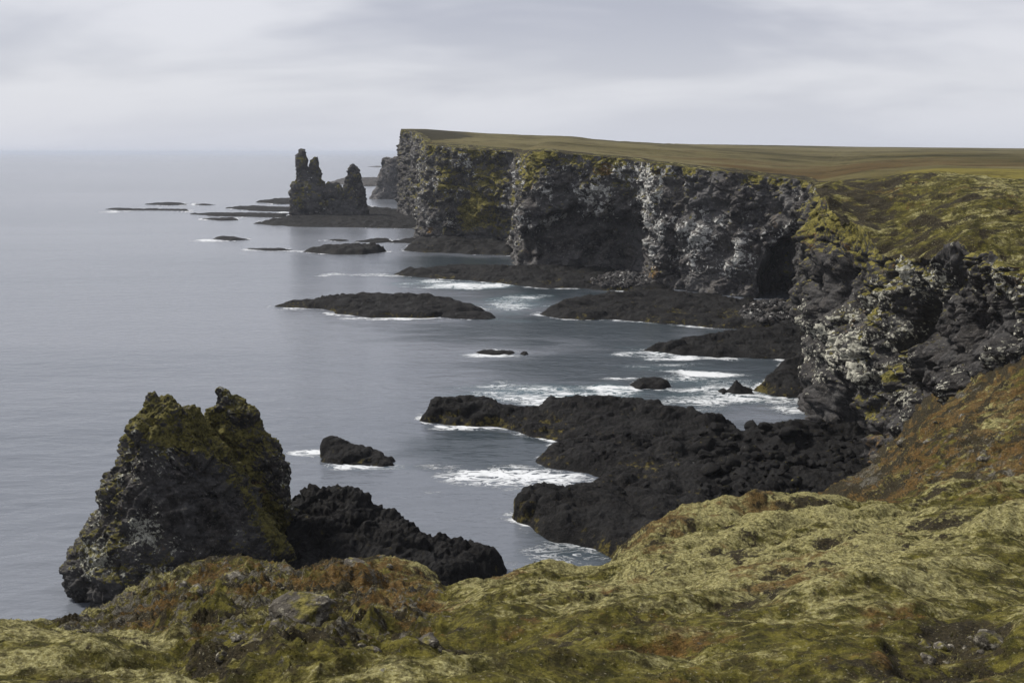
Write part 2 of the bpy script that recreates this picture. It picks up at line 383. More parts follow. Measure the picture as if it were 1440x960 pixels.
def coast():
    def pt(t): return D(*t) if len(t) == 3 else S(*t)
    ctrl = np.array([[pt(c) for c in row] for row in NET])            # K,4,3
    K = len(NET)
    # fine columns: as many as the segment spans in the picture, at least 10
    seg = []
    for k in range(K - 1):
        w = abs(NET[k + 1][1][0] - NET[k][1][0]); dy = abs(NET[k + 1][0][1] - NET[k][0][1])
        ln = np.linalg.norm(ctrl[k + 1][0] - ctrl[k][0]); seg.append(int(max(10, 0.95 * w, 0.7 * dy, ln / (1.6 if ctrl[k][0][1] > 500 else 0.75))) if k < K - 6 else int(0.8 * min(w, 60)))
    us = np.concatenate([k + np.arange(n) / n for k, n in enumerate(seg)] + [[K - 1]])
    k0 = np.minimum(us.astype(int), K - 2); t = (us - k0)[:, None, None]
    c = ctrl[k0] * (1 - t) + ctrl[k0 + 1] * t                          # C,4,3
    c = smooth_rows(c, 24)
    C = len(us)
    NF, NS, NP = 250, 120, 60
    rows = []
    v = np.linspace(0, 1, NF)[:, None, None]
    foot, rim, sh, skyl = c[None, :, 0], c[None, :, 1], c[None, :, 2], c[None, :, 3]
    under = foot.copy(); under[..., 2] -= np.where(foot[..., 2] < 3, 3.0, 6.0)
    # face bulges a little: steeper at mid height
    vv = v; face = under * (1 - vv) + rim * vv
    hb = vv + 0.16 * np.sin(vv * math.pi * 2)
    face[..., :2] = under[..., :2] * (1 - hb) + rim[..., :2] * hb
    rows.append(face)
    s_ = (np.arange(1, NS + 1) / NS)[:, None, None]
    ds_ = 1 / ((1 - s_) / rim[..., 1:2] + s_ / sh[..., 1:2]); s_ = (ds_ - rim[..., 1:2]) / (sh[..., 1:2] - rim[..., 1:2])
    rows.append(rim * (1 - s_) + sh * s_)
    dsh, dsk = sh[..., 1:2], skyl[..., 1:2]
    p_ = (np.arange(1, NP + 1) / NP)[:, None, None]
    dd = 1 / ((1 - p_) / dsh + p_ / dsk); tt = (dd - dsh) / (dsk - dsh)
    rows.append(sh * (1 - tt) + skyl * tt)
    far = skyl.copy(); ext = []
    for q, drop in ((1.15, 0.5), (1.6, 3), (2.6, 10), (5, 30)):
        e = skyl * np.array((q, q, 1)) - np.array((0, 0, drop)); ext.append(e)
    rows += ext
    P = np.concatenate([np.broadcast_to(r, (r.shape[0], C, 3)) for r in rows]).copy()
    P = smooth_rows(P, 3)
    R = P.shape[0]
    px, py = project(P)
    n = grid_normals(P)
    # outwards = towards the camera or up
    view = np.array((0, 0, H)) - P
    n *= np.sign(np.median((n[40:200] * view[40:200]).sum(-1)))
    ri = np.arange(R)[:, None] * np.ones((1, C))
    facew = sstep(NF + 6, NF - 16, ri)                                 # 1 on the face, 0 on top
    shw = sstep(NF - 16, NF, ri) * sstep(NF + NS + 8, NF + NS - 12, ri)
    plw = sstep(NF + NS - 12, NF + NS + 8, ri) * (ri < R - 4)
    near = sstep(420, 330, P[..., 1])                                  # the near headland
    d_all = np.zeros((R, C))
    f = slice(0, NF + NS + 10)
    Pf = P[f]
    nf = n[f]
    w = (facew + 0.0)[f]
    prot = 3.4 * billow(Pf, 17, 2, (1, 1, 1.5)) + (2.8 - 1.2 * near[f]) * billow(Pf, 8, 3, (1, 1, 1.1)) + 1.0 * near[f] * ridged(Pf, 5.5, 12, (1, 1, 1.8))
    big = 5.0 * perlin(Pf, 38, 1, (1, 1, 2.0)) + prot + 1.5 * perlin(Pf, 6, 7, (3.5, 3.5, 0.7))
    fine = 0.7 * billow(Pf, 3.6, 4) + 1.0 * ridged(Pf, 3.0, 4) + 0.5 * ridged(Pf, 1.6, 5) + near[f] * (0.35 * ridged(Pf, 0.9, 13) + 0.5 * ridged(Pf, 2.1, 15, (1, 1, 2.2))) + 0.3 * perlin(Pf, 0.8, 6)
    rimf = sstep(NF + 2, NF - 55, ri)[f]
    fsel = w > 0.02
    blk = 2.3 * blocks(Pf, 8.5, 17, (1.2, 1.2, 0.8), sel=fsel) + 1.5 * blocks(Pf, 3.6, 18, (1.1, 1.1, 0.85), sel=fsel) + 0.7 * near[f] * blocks(Pf, 1.6, 19, sel=fsel & (near[f] > 0.05))
    fine = fine * 0.55 + blk
    disp = w * (big * (0.9 + 0.15 * near[f]) * (0.35 + 0.65 * rimf) + fine)
    # broken mossy edge above the rim, strongest on the near headland
    top = shw[f] * (0.35 + 0.65 * near[f]) * (2.4 * perlin(Pf, 22, 8, (2.2, 1, 1)) + 2.0 * ridged(Pf, 11, 16, (2.4, 0.9, 1)) * 0.8 + 1.2 * billow(Pf, 6.0, 9, (1.8, 1, 1)) + 0.8 * ridged(Pf, 3.4, 10, (1.6, 1, 1)) * sstep(420, 250, Pf[..., 1]) + 0.3 * perlin(Pf, 1.6, 11) * sstep(300, 180, Pf[..., 1]))
    X, Y = px[f], py[f]
    jit = 0.35 * perlin(Pf, 6, 14)
    def rec(cx, cy, rx, ry, dep, rot=0):
        return -dep * sstep(0, 1, np.clip(ell(X, Y, cx, cy, rx, ry, rot) + jit * (ell(X, Y, cx, cy, rx * 1.3, ry * 1.3, rot) > 0), 0, 1))
    hollow = (rec(1106, 388, 34, 56, 26, 12) * (Pf[..., 1] > 436) + rec(1108, 425, 36, 26, 12) * (Pf[..., 1] > 436) + rec(830, 342, 84, 44, 17, 4) * (Pf[..., 1] > 535)) * w
    disp += w * (0 + rec(795, 285, 40, 22, 4)
                 + rec(1180, 610, 26, 62, 7, -8) + rec(1345, 440, 95, 50, 2.0, -10) + rec(1225, 560, 20, 30, 3)
                 + rec(945, 375, 10, 26, 4) + rec(1000, 300, 26, 18, 3) + rec(1178, 420, 14, 50, 4) + rec(1262, 470, 12, 46, 4, 20)
                 + rec(700, 320, 16, 26, 4) + rec(640, 325, 14, 16, 3))
    ad = np.abs(disp); disp = np.sign(disp) * np.minimum(ad, 26)
    # crests never above the skyline behind them: the edge only sinks a little
    rad = Pf * (1, 1, 0); rad /= np.linalg.norm(rad, axis=-1, keepdims=True)
    P[f] = Pf + nf * disp[..., None] - rad * hollow[..., None] + (nf * 0.35 + np.array((0, 0, 0.55))) * top[..., None]
    pl = plw * (1.0 * perlin(P * (1, 1, 0), 60, 20) + 0.5 * perlin(P * (1, 1, 0), 20, 21)) * sstep(3000, 900, P[..., 1] * 1.0)
    P[..., 2] += pl
    # ---------------- masks
    n2 = grid_normals(P); n2 *= np.sign(n2[..., 2:3] * 0 + (n2 * n).sum(-1, keepdims=True))
    up = n2[..., 2]
    z = P[..., 2]
    big1 = perlin(P, 22, 31); mid1 = perlin(P, 7, 32); sm1 = perlin(P, 2.6, 33)
    X, Y = px, py
    pr = np.zeros((R, C)); pr[f] = np.clip(prot / 3.4 + blk * 0.22, -0.7, 1)
    lich = 0.15 + 0.35 * big1 + 0.45 * mid1 + 0.4 * sm1 + 0.45 * pr + 0.25 * np.clip(up, -0.5, 0.8)
    lich += 0.30 * ell(X, Y, 850, 255, 60, 28) + 0.45 * ell(X, Y, 918, 290, 18, 75) + 0.25 * ell(X, Y, 1010, 340, 95, 45) + 0.4 * ell(X, Y, 1112, 328, 32, 11) + 0.2 * ell(X, Y, 760, 335, 40, 20, -50)
    lich += 0.5 * ell(X, Y, 1200, 480, 56, 60, 20) + 0.22 * ell(X, Y, 1300, 400, 70, 28) + 0.12 * ell(X, Y, 640, 275, 60, 60)
    lich -= 0.55 * ell(X, Y, 830, 350, 80, 34) + 0.9 * ell(X, Y, 1106, 395, 32, 48, 12) + 0.5 * ell(X, Y, 1345, 470, 70, 45, -18) + 0.5 * ell(X, Y, 1180, 610, 40, 70) + 0.25 * ell(X, Y, 1030, 270, 60, 22) + 0.3 * ell(X, Y, 1170, 380, 24, 80)  # lichen held back in cave and hollows, painting their shade darker
    lich -= 0.7 * sstep(9, 3, z) + 0.35 * sstep(0, 1, ell(X, Y, 573, 240, 14, 80))
    lich = lich * sstep(0.75, 0.45, up)
    moss = -0.05 + 0.5 * perlin(P, 16, 36) + 0.5 * np.clip(up, -0.2, 1) + 0.3 * perlin(P, 4, 37)
    moss += 0.35 * ell(X, Y, 690, 270, 60, 60, -45) * (X < 728) + 0.5 * ell(X, Y, 665, 300, 30, 22, -40) + 0.45 * ell(X, Y, 760, 235, 34, 24, -30) + 0.2 * ell(X, Y, 610, 250, 28, 40)
    moss += 0.5 * ell(X, Y, 1212, 318, 62, 44, 35)
    moss -= 0.25 * near * sstep(320, 380, Y)
    moss += 0.55 * sstep(0.25, 0.7, up) * near * sstep(460, 380, Y)
    moss += 0.2 * ell(X, Y, 1195, 310, 60, 40) + 0.5 * ell(X, Y, 1228, 575, 22, 62, 14) + 0.4 * ell(X, Y, 1262, 510, 14, 36, 45) - 0.3 * ell(X, Y, 1345, 500, 70, 50) + 0.35 * ell(X, Y, 1225, 420, 24, 40)
    moss += 0.5 * sstep(NF - 34, NF - 4, ri) * (1 - 0.75 * near)
    lich -= 0.35 * ell(X, Y, 1190, 330, 60, 80)
    moss -= 0.2 * ell(X, Y, 1185, 395, 60, 60) + 0.15 * ell(X, Y, 1350, 430, 100, 60)
    lich += near * 0.12
    moss -= 0.35 * ell(X, Y, 830, 335, 90, 50) + 0.35 * ell(X, Y, 1010, 330, 90, 60) + 0.8 * sstep(8, 2, z)
    rust = -0.1 + 0.45 * perlin(P, 11, 41) + 0.9 * ell(X, Y, 848, 238, 16, 9) + 0.7 * ell(X, Y, 930, 240, 14, 12) + 0.6 * ell(X, Y, 918, 385, 12, 12) + 0.55 * ell(X, Y, 604, 322, 4, 7) + 0.3 * ell(X, Y, 1240, 640, 30, 40) + 0.4 * ell(X, Y, 1200, 440, 30, 30)
    rust += 0.3 * near * sstep(430, 340, Y)
    fm = mask4(moss, lich, rust, 0, (R, C))
    # split the face at the corners
    V = P.reshape(-1, 3)
    ui = us
    cuts = [(0, 5, 'cliff_face', 'tallest dark sea cliff at the far end of the coast, edge against the sky', MAT_CLIFF),
            (5, 10, 'cliff_face', 'mossy grey cliff face between the far corner and the black hollowed cliff', MAT_CLIFF),
            (10, 15, 'cliff_face', 'black hollowed cliff face with white lichen patches below an orange top spot', MAT_CLIFF),
            (15, 20.5, 'cliff_face', 'white speckled cliff face with a dark arched cave at its right end', MAT_CLIFF),
            (20.5, K, 'cliff_face', 'near dark cliff with pale lichened buttress above the black boulder shore', MAT_CLIFF_NEAR)]
    for a, b, nm, lab, mt in cuts:
        ci = np.where((ui >= a - 1e-6) & (ui <= b + 1e-6))[0]
        if b < K: ci = np.append(ci, min(ci[-1] + 1, C - 1)) if not np.isclose(ui[ci[-1]], b) else ci
        c0, c1 = ci[0], ci[-1]
        keep = np.zeros((R, C), bool); keep[:NF, c0:c1 + 1] = True
        q = quads(R, C, keep=keep); v_, q_, m_ = compact(V, q, fm)
        add_mesh(nm, v_, q_, mt, m_, kind='structure', label=lab)
    # tops
    pale = 0.30 + 0.5 * perlin(P, 14, 51) + 0.25 * perlin(P, 4, 52) + 0.3 * sstep(1300, 1420, X)
    dark = 0.15 + 0.6 * perlin(P, 12, 53) + 0.5 * perlin(P, 4, 54) + 0.7 * (0.8 - up) + 0.42 * sstep(1360, 1180, X)
    rst = 0.15 + 0.5 * perlin(P, 20, 55) + 0.25 * perlin(P, 5, 56)
    bare = -0.25 + 0.6 * (0.6 - up) + 0.55 * perlin(P, 7, 57)
    tm = mask4(pale * 0.5, dark + 0.08, rst, bare, (R, C))
    # a notch: the mossy edge strip, and the plain behind it
    keep = np.zeros((R, C), bool); keep[NF - 1:NF + NS, :] = True
    q = quads(R, C, keep=keep); v_, q_, m_ = compact(V, q, tm)
    add_mesh('mossy_cliff_edge', v_, q_, MAT_TOP, m_, kind='structure', label='rough mossy edge of turf along the top of the sea cliffs')
    redb = sstep(900, 480, P[..., 1]) * 0.55 * sstep(900, 1060, X) * sstep(420, 480, P[..., 1]) + 0.15
    yel = 0.85 * sstep(1180, 1330, X) * sstep(480, 380, P[..., 1]) + 0.25 * ell(X, Y, 640, 204, 50, 4)
    dk = 0.9 * ell(X, Y, 600, 190, 60, 8) + 0.35 * ell(X, Y, 700, 192, 60, 3)
    pm = mask4(yel, dk, redb, 0, (R, C))
    keep = np.zeros((R, C), bool); keep[NF + NS - 1:, :] = True
    q = quads(R, C, keep=keep); v_, q_, m_ = compact(V, q, pm)
    add_mesh('grass_plain', v_, q_, MAT_PLAIN, m_, kind='structure', label='wide brown and olive heath plain running to the skyline')
coast()
print('coast', round(time.time() - T0, 1))

# ================================================================== reefs and shelves
def seg_dist(X, Y, A, B):
    ax, ay = A[0], A[1]; bx, by = B[0], B[1]; L2 = (bx - ax) ** 2 + (by - ay) ** 2 + 1e-9
    t = np.clip(((X - ax) * (bx - ax) + (Y - ay) * (by - ay)) / L2, 0, 1)
    return np.hypot(X - ax - t * (bx - ax), Y - ay - t * (by - ay)), t
def poly_sd(X, Y, pts):
    d = np.full(X.shape, 1e9); ins = np.zeros(X.shape, bool)
    for i in range(len(pts)):
        A, B = pts[i], pts[(i + 1) % len(pts)]
        d = np.minimum(d, seg_dist(X, Y, A, B)[0])
        c = ((A[1] > Y) != (B[1] > Y)) & (X < (B[0] - A[0]) * (Y - A[1]) / (B[1] - A[1] + 1e-12) + A[0])
        ins ^= c
    return np.where(ins, d, -d)
SHORE = []; SPOTS = {}
def reef(poly, h, edge, name='reef', crest=(), cw=6.0, algae=0.5, cells=45000, mat=None, rough=1.0, pale=(), key=None, nofoam=False, **props):
    pts = np.array([S(*p) for p in poly])
    SHORE.append((pts[:, :2], nofoam))
    pad = edge * 0.7 + 1
    x0, x1 = pts[:, 0].min() - pad, pts[:, 0].max() + pad; y0, y1 = pts[:, 1].min() - pad, pts[:, 1].max() + pad
    dm = pts[:, 1].mean(); sp = 1.15 * dm / 1138
    sy = sp * 1.6
    nC, nR = (x1 - x0) / sp, (y1 - y0) / sy
    if nC * nR > cells: k = math.sqrt(nC * nR / cells); nC /= k; nR /= k
    nC, nR = int(max(nC, 12)), int(max(nR, 8))
    X, Y = np.meshgrid(np.linspace(x0, x1, nC), np.linspace(y0, y1, nR))
    P0 = np.stack([X, Y, X * 0], -1)
    sd = poly_sd(X, Y, pts)
    sd = sd + edge * (0.55 * perlin(P0, edge * 2.6, 61) + 0.28 * perlin(P0, edge * 1.0, 62))
    base = h * (0.75 + 0.5 * perlin(P0, 22, 63) + 0.35 * billow(P0, 9, 64))
    if len(crest):
        cp = np.array([D(a, b, S(a, c)[1]) for a, b, c in crest])
        best = np.zeros(X.shape)
        for i in range(len(cp) - 1):
            d, t = seg_dist(X, Y, cp[i], cp[i + 1]); zz = cp[i][2] * (1 - t) + cp[i + 1][2] * t
            best = np.maximum(best, zz * np.exp(-(d / cw) ** 2))
        base = np.maximum(base, best) + 0.15 * np.minimum(base, best)
    e = np.clip(sd / edge, -1, 1)
    prof = np.where(e > 0, 1 - (1 - np.clip(e, 0, 1)) ** 2.2, e * 1.0)
    Z = np.where(e > 0, prof * base, e * 2.5 - 0.02)
    P = np.stack([X, Y, Z], -1)
    s = rough * min(1.0, 0.25 + h / 3.5)
    w = sstep(-0.1, 0.5, e) * s
    n = grid_normals(P); n *= np.sign(n[..., 2:3])
    ru_ = np.clip(0.55 + 0.9 * perlin(P, 17, 72), 0.5, 1.3)
    disp = 0.5 * perlin(P, 12, 73) + 0.85 * billow(P, 6.5, 65) * ru_ + (1.5 * blocks(P * (1, 1, 0), 4.6, 66, (1.7, 1, 1)) + 0.8 * blocks(P * (1, 1, 0), 1.9, 67, (1.4, 1, 1)) + 0.3 * billow(P, 2.0, 74) + 0.25 * ridged(P, 1.0, 67) + 0.14 * billow(P, 0.55, 75)) * ru_ + 0.22 * perlin(P, 0.6, 68)
    P = P + n * (disp * w)[..., None]
    n2 = grid_normals(P); up = np.abs(n2[..., 2])
    z = P[..., 2]
    al = -0.14 + algae * 0.85 * (sstep(h * 1.1 + 0.5, 0.3, z) * 0.75 + 0.5 * (1 - up)) + 0.5 * perlin(P, 9, 69) - 0.12
    ru = -0.32 + algae * 0.6 * (1 - up) + 0.5 * perlin(P, 5, 71)
    li = -0.20 + 0.45 * perlin(P, 6, 70)
    qx, qy = project(P)
    for (cx, cy, rx, ry, k) in pale: li = li + k * ell(qx, qy, cx, cy, rx, ry)
    V = P.reshape(-1, 3); keep = (e > -0.9)
    q = quads(nR, nC, keep=keep); v_, q_, m_ = compact(V, q, mask4(al, li, ru, 0, X.shape))
    if key: SPOTS[key] = V[(e.ravel() > 0.15)]
    o = add_mesh(name, v_, q_, mat or MAT_REEF, m_, **props)
    return o
RG = None
def thing_reef(name, label, cat, poly, h, edge, **k): return reef(poly, h, edge, name=name, label=label, category=cat, **k)

thing_reef('rock_shelf', 'long black lava tongue with yellow green sides reaching left from the boulder shore', 'rock shelf',
  [(593, 592), (640, 600), (700, 600), (745, 611), (790, 622), (870, 632), (1000, 634), (1060, 625), (1048, 612), (990, 603), (940, 594), (880, 584), (800, 582), (720, 585), (650, 580), (602, 583)], 3.0, 3.0,
  crest=[(612, 562, 586), (680, 562, 588), (725, 572, 590), (768, 574, 592), (800, 556, 590), (840, 557, 590), (900, 562, 593), (950, 573, 600), (1000, 581, 606), (1045, 602, 614)], cw=9, algae=0.75, key='A')
thing_reef('rock_shelf', 'black lumpy lava shelf midway between the long tongue and the pale flat slab', 'rock shelf',
  [(762, 640), (768, 656), (800, 665), (860, 674), (1000, 680), (1180, 676), (1265, 672), (1265, 625), (1210, 606), (1100, 612), (1000, 622), (900, 622), (830, 622), (775, 627)], 3.4, 3.4, algae=0.5,
  crest=[(1000, 600, 618), (1080, 603, 616), (1150, 596, 614), (1190, 590, 612)], cw=7, key='B')
thing_reef('rock_shelf', 'broad black lava shelf nearest the brown heath slope, pale flat slab on it', 'rock shelf',
  [(722, 717), (722, 730), (750, 750), (800, 764), (850, 780), (900, 815), (1050, 800), (1290, 735), (1290, 650), (1100, 655), (1000, 655), (900, 664), (855, 672), (825, 686), (770, 703)], 3.8, 3.6, algae=0.4,
  crest=[(745, 702, 722), (800, 690, 712), (900, 690, 712), (1000, 694, 714)], cw=6, pale=[(930, 655, 75, 10, 0.35)], cells=60000, key='C')
thing_reef('sea_rock', 'small black rock with white surf at its foot, right of the near sea stack', 'rock',
  [(449, 640), (452, 648), (480, 652), (520, 656), (550, 654), (557, 647), (540, 641), (500, 637), (465, 634)], 2.2, 2.2,
  crest=[(455, 620, 638), (480, 619, 640), (510, 624, 642), (545, 636, 646)], cw=5, algae=0.45)
thing_reef('rock_ridge', 'black jagged rock ridge sloping down to the right behind the mossy foreground', 'rock',
  [(380, 860), (560, 862), (640, 845), (713, 806), (700, 796), (640, 783), (570, 770), (500, 760), (440, 750), (390, 745)], 3.0, 3.5, rough=1.5,
  crest=[(405, 705, 768), (432, 690, 768), (462, 682, 768), (495, 692, 774), (525, 716, 778), (560, 729, 784), (600, 744, 790), (650, 762, 796), (690, 780, 800), (706, 794, 803)], cw=11, algae=0.1, pale=[(450, 690, 60, 25, 0.35)], cells=60000)
thing_reef('rock_shelf', 'dark rock shelf with ochre edge at the foot of the pale near buttress', 'rock shelf',
  [(1062, 549), (1085, 557), (1160, 560), (1185, 545), (1175, 505), (1120, 505), (1090, 528)], 4.0, 4.5, algae=0.9, crest=[(1090, 508, 530), (1130, 500, 527), (1160, 496, 527)], cw=9)
thing_reef('sea_rock', 'small pointed black rock in the foam beside the ochre edged shelf', 'rock',
  [(1018, 550), (1030, 554), (1062, 553), (1058, 548), (1035, 545)], 1.4, 2.4, crest=[(1036, 533, 550), (1046, 541, 551)], cw=2.6, algae=0.1, cells=8000)
thing_reef('sea_rock', 'low flat scatter of black rock just left of the pointed rock', 'rock', [(1008, 549), (1016, 553), (1026, 551), (1020, 547)], 0.9, 1.2, algae=0.1, cells=5000)
thing_reef('sea_rock', 'oval black rock in the surf beyond the long lava tongue', 'rock',
  [(884, 542), (900, 547), (930, 546), (946, 543), (930, 538), (900, 537)], 1.8, 2.2, crest=[(895, 534, 541), (915, 534, 541)], cw=4, algae=0.1, cells=10000)
thing_reef('sea_rock', 'thin black rock awash in a patch of foam in mid bay', 'rock', [(664, 496), (690, 499), (725, 498), (722, 495), (690, 494)], 1.0, 1.5, crest=[(672, 490, 495), (686, 492, 496)], cw=2.5, algae=0.1, cells=8000)
thing_reef('sea_rock', 'tiny black rock at the right end of the foam patch in mid bay', 'rock', [(730, 498), (738, 500), (744, 498), (737, 496)], 0.7, 1.2, algae=0.1, cells=4000)
thing_reef('rock_shelf', 'low dark shelf reaching left beneath the cliff corner, surf at its tip', 'rock shelf',
  [(908, 493), (950, 498), (1010, 503), (1080, 504), (1160, 506), (1160, 472), (1060, 474), (1000, 480), (950, 485)], 3.0, 4.5, algae=0.6, crest=[(940, 476, 488), (1000, 466, 482), (1080, 462, 480), (1140, 455, 478)], cw=10)
thing_reef('rock_shelf', 'wide dark shelf below the arched cave with yellow green weed along the water', 'rock shelf',
  [(755, 442), (800, 448), (900, 452), (960, 457), (1040, 463), (1135, 473), (1160, 440), (1100, 430), (1000, 420), (910, 412), (860, 418), (790, 430)], 3.2, 6.0, algae=0.75, crest=[(800, 424, 436), (870, 412, 424), (930, 408, 420)], cw=14, pale=[(1090, 440, 45, 14, 0.5)], key='L')
thing_reef('reef', 'largest low black reef standing alone in the bay, rimmed with foam', 'reef',
  [(384, 431), (430, 433), (460, 435), (470, 441), (520, 446), (600, 447), (650, 442), (682, 437), (660, 430), (620, 425), (540, 423), (470, 424), (420, 428)], 2.6, 4.5, algae=0.6, crest=[(455, 418, 427), (520, 413, 426), (570, 413, 427), (620, 418, 430), (655, 427, 433)], cw=10)
thing_reef('reef', 'small black reef touching the right end of the large one', 'reef', [(622, 446), (650, 449), (690, 449), (702, 445), (680, 442), (645, 442)], 1.8, 2.6, crest=[(650, 439, 445), (680, 438, 445)], cw=5, algae=0.2, cells=9000)
thing_reef('rock_shelf', 'long low shelf below the black hollowed cliff, weed and pebbles at its right end', 'rock shelf',
  [(553, 386), (600, 390), (660, 395), (700, 398), (745, 404), (820, 406), (880, 409), (940, 410), (940, 388), (860, 382), (760, 376), (700, 376), (620, 380)], 2.8, 6.0, algae=0.6, crest=[(600, 376, 383), (680, 373, 384), (740, 378, 392)], cw=16, pale=[(880, 394, 40, 10, 0.6)], key='O')
thing_reef('rock_shelf', 'dark ledge along the foot of the mossy grey cliff', 'rock shelf',
  [(572, 352), (600, 355), (660, 357), (725, 360), (740, 350), (725, 340), (590, 334), (580, 344)], 5.0, 7.0, algae=0.55, cells=25000)
thing_reef('reef', 'rounded black reef left of the cliff corner, like an upturned hull', 'reef', [(428, 354), (470, 358), (510, 358), (547, 354), (520, 350), (480, 349), (450, 350)], 3.5, 6, crest=[(450, 349, 353), (475, 344, 353), (500, 343, 353), (525, 349, 353)], cw=13, algae=0.2, cells=16000)
for lab, poly, h in [
  ('thin black reef line left of the hull shaped reef', [(346, 350), (380, 353), (412, 352), (400, 349.5), (370, 349)], 1.0),
  ('small black reef with foam on its left, out in the open bay', [(298, 336), (325, 338.5), (352, 337), (330, 334), (310, 333.5)], 2.2),
  ('short flat reef between the hull shaped reef and the far stacks', [(457, 338), (480, 339.5), (494, 338.5), (478, 336.5)], 1.4),
  ('flat reef sliver left of the cliff foot ledge', [(500, 340), (530, 342), (552, 340), (545, 336), (520, 336.5)], 1.8),
  ('flat reef touching the cliff foot ledge', [(548, 341), (575, 342.5), (590, 340), (585, 336), (565, 336.5)], 2.6),
  ('long thin reef farthest left of the far stacks', [(147, 294.5), (170, 296), (228, 296), (265, 297), (262, 294.5), (200, 293.8), (165, 293)], 1.6),
  ('low reef farthest out, up and right of the long thin one', [(203, 287.5), (235, 289), (264, 288), (255, 285.5), (220, 285.5)], 1.8),
  ('thin dark reef left of the stacks, second from the shore', [(268, 301), (300, 304), (345, 305), (400, 306), (405, 301), (350, 300.5), (300, 299.5)], 2.6),
  ('short reef just below the long thin ones left of the stacks', [(284, 308), (310, 310.5), (337, 309.5), (330, 306.5), (300, 306.5)], 1.8),
  ('reef line running left from the tall stack', [(318, 293), (360, 297), (420, 298), (420, 292), (370, 290.5), (335, 290)], 2.4),
  ('dark reef behind the tall stack at its left', [(362, 284.5), (390, 287), (420, 287), (420, 281), (395, 280), (378, 282)], 5.0),
  ('speck of reef beyond the thin reef lines', [(272, 287.5), (285, 289), (304, 288.5), (290, 286.5)], 1.0)]:
    thing_reef('reef', lab, 'reef', poly, h * 0.6, max(2.5, h * 2.0), algae=0.1, cells=9000, rough=0.7)
thing_reef('rock_shelf', 'flat dark rock platform that carries the two far stacks', 'rock shelf',
  [(358, 315), (420, 319), (500, 320), (560, 321), (600, 322), (600, 302), (560, 296), (510, 290), (420, 296), (400, 306)], 2.6, 8, algae=0.25, cells=40000, key='U')
thing_reef('rock_shelf', 'thin dark shelf out to sea between the pillar and the distant headland', 'rock shelf',
  [(464, 257), (500, 262), (560, 262), (560, 252), (510, 251), (480, 252)], 4.0, 14, algae=0.0, cells=12000, mat=MAT_SPIRE)
thing_reef('reef', 'faint far reef on the sea beyond the headland', 'reef', [(515, 234.5), (530, 235.4), (545, 235), (532, 233.8)], 5.0, 40, algae=0.0, cells=3000, mat=MAT_SPIRE)
print('reefs', round(time.time() - T0, 1))

# ================================================================== stacks and the far headland
def loft(prof, dist, ratio, nphi, nrow, amp, wl, seed=0, power=2.4, base_z=-2.0, dir_stretch=(1, 1, 1.2), rnd=4):
    pr = np.array(prof, float)
    ys = np.linspace(pr[0, 0], pr[-1, 0], nrow)
    xl, xr = np.interp(ys, pr[:, 0], pr[:, 1]), np.interp(ys, pr[:, 0], pr[:, 2])
    A = np.array([D(a, y, dist) for a, y in zip(xl, ys)]); B = np.array([D(a, y, dist) for a, y in zip(xr, ys)])
    c = (A + B) / 2; hw = (B[:, 0] - A[:, 0]) / 2
    # round the top over
    th = np.linspace(0, 2 * math.pi, nphi, endpoint=False)
    cs, sn = np.cos(th), np.sin(th)
    sx = np.sign(cs) * np.abs(cs) ** (2 / power); sy = np.sign(sn) * np.abs(sn) ** (2 / power)
    rr = np.interp(np.linspace(0, 1, 14)[1:], [0, 1], [0.0, 1.0])
    cap = np.stack([np.stack([c[0, 0] + hw[0] * k * sx, c[0, 1] + hw[0] * ratio * k * sy, np.full(nphi, c[0, 2] + 0.12 * hw[0] * (1 - k * k))], -1) for k in rr[:-1]])
    body = np.stack([c[:, 0:1] + hw[:, None] * sx, c[:, 1:2] + hw[:, None] * ratio * sy, np.repeat(c[:, 2:3], nphi, 1)], -1)
    P = np.concatenate([cap, body])
    P = smooth_rows(P, rnd)
    n = grid_normals(P, True); out = P - P.mean(axis=1, keepdims=True); out[..., 2] += 0.5
    n *= np.where((n * out).sum(-1, keepdims=True) < 0, -1, 1)
    d = amp * (0.5 * perlin(P, wl * 2.0, seed + 80, dir_stretch) + 0.6 * billow(P, wl, seed + 81, dir_stretch) + 0.22 * billow(P, wl * 0.5, seed + 82) + 0.14 * ridged(P, wl * 0.34, seed + 86) + 0.10 * ridged(P, wl * 0.17, seed + 83) + 0.07 * billow(P, wl * 0.08, seed + 84) + 0.42 * blocks(P, wl * 0.62, seed + 87) + 0.24 * blocks(P, wl * 0.27, seed + 88) + 0.05 * perlin(P, wl * 0.05, seed + 85))
    P = P + n * d[..., None]
    return P
def stack(name, label, lofts, mat, maskf, cat='sea stack', kind=None):
    Vs, Qs, Ms, off = [], [], [], 0
    for P in lofts:
        R, C = P.shape[:2]; q = quads(R, C, True) + off
        top = np.arange(C) + off
        n = grid_normals(P, True); out = P - P.mean(axis=1, keepdims=True); out[..., 2] += 0.3
        n *= np.where((n * out).sum(-1, keepdims=True) < 0, -1, 1)
        Ms.append(maskf(P, n)); Vs.append(P.reshape(-1, 3))
        cen = P[0].mean(axis=0); Vs.append(cen[None]); Ms.append(Ms[-1][:1])
        fan = np.stack([top, np.roll(top, -1), np.full(C, off + R * C), np.full(C, off + R * C)], -1)
        Qs.append(q); Qs.append(fan[:, [0, 1, 2, 2]]); off += R * C + 1
    V, Q, Mk = np.concatenate(Vs), np.concatenate(Qs), np.concatenate(Ms)
    Q = Q[Q[:, 2] != Q[:, 3]]                      # the tiny tops are closed by the cap ring
    return add_mesh(name, V, Q, mat, Mk, label=label, category=cat if not kind else None, kind=kind)

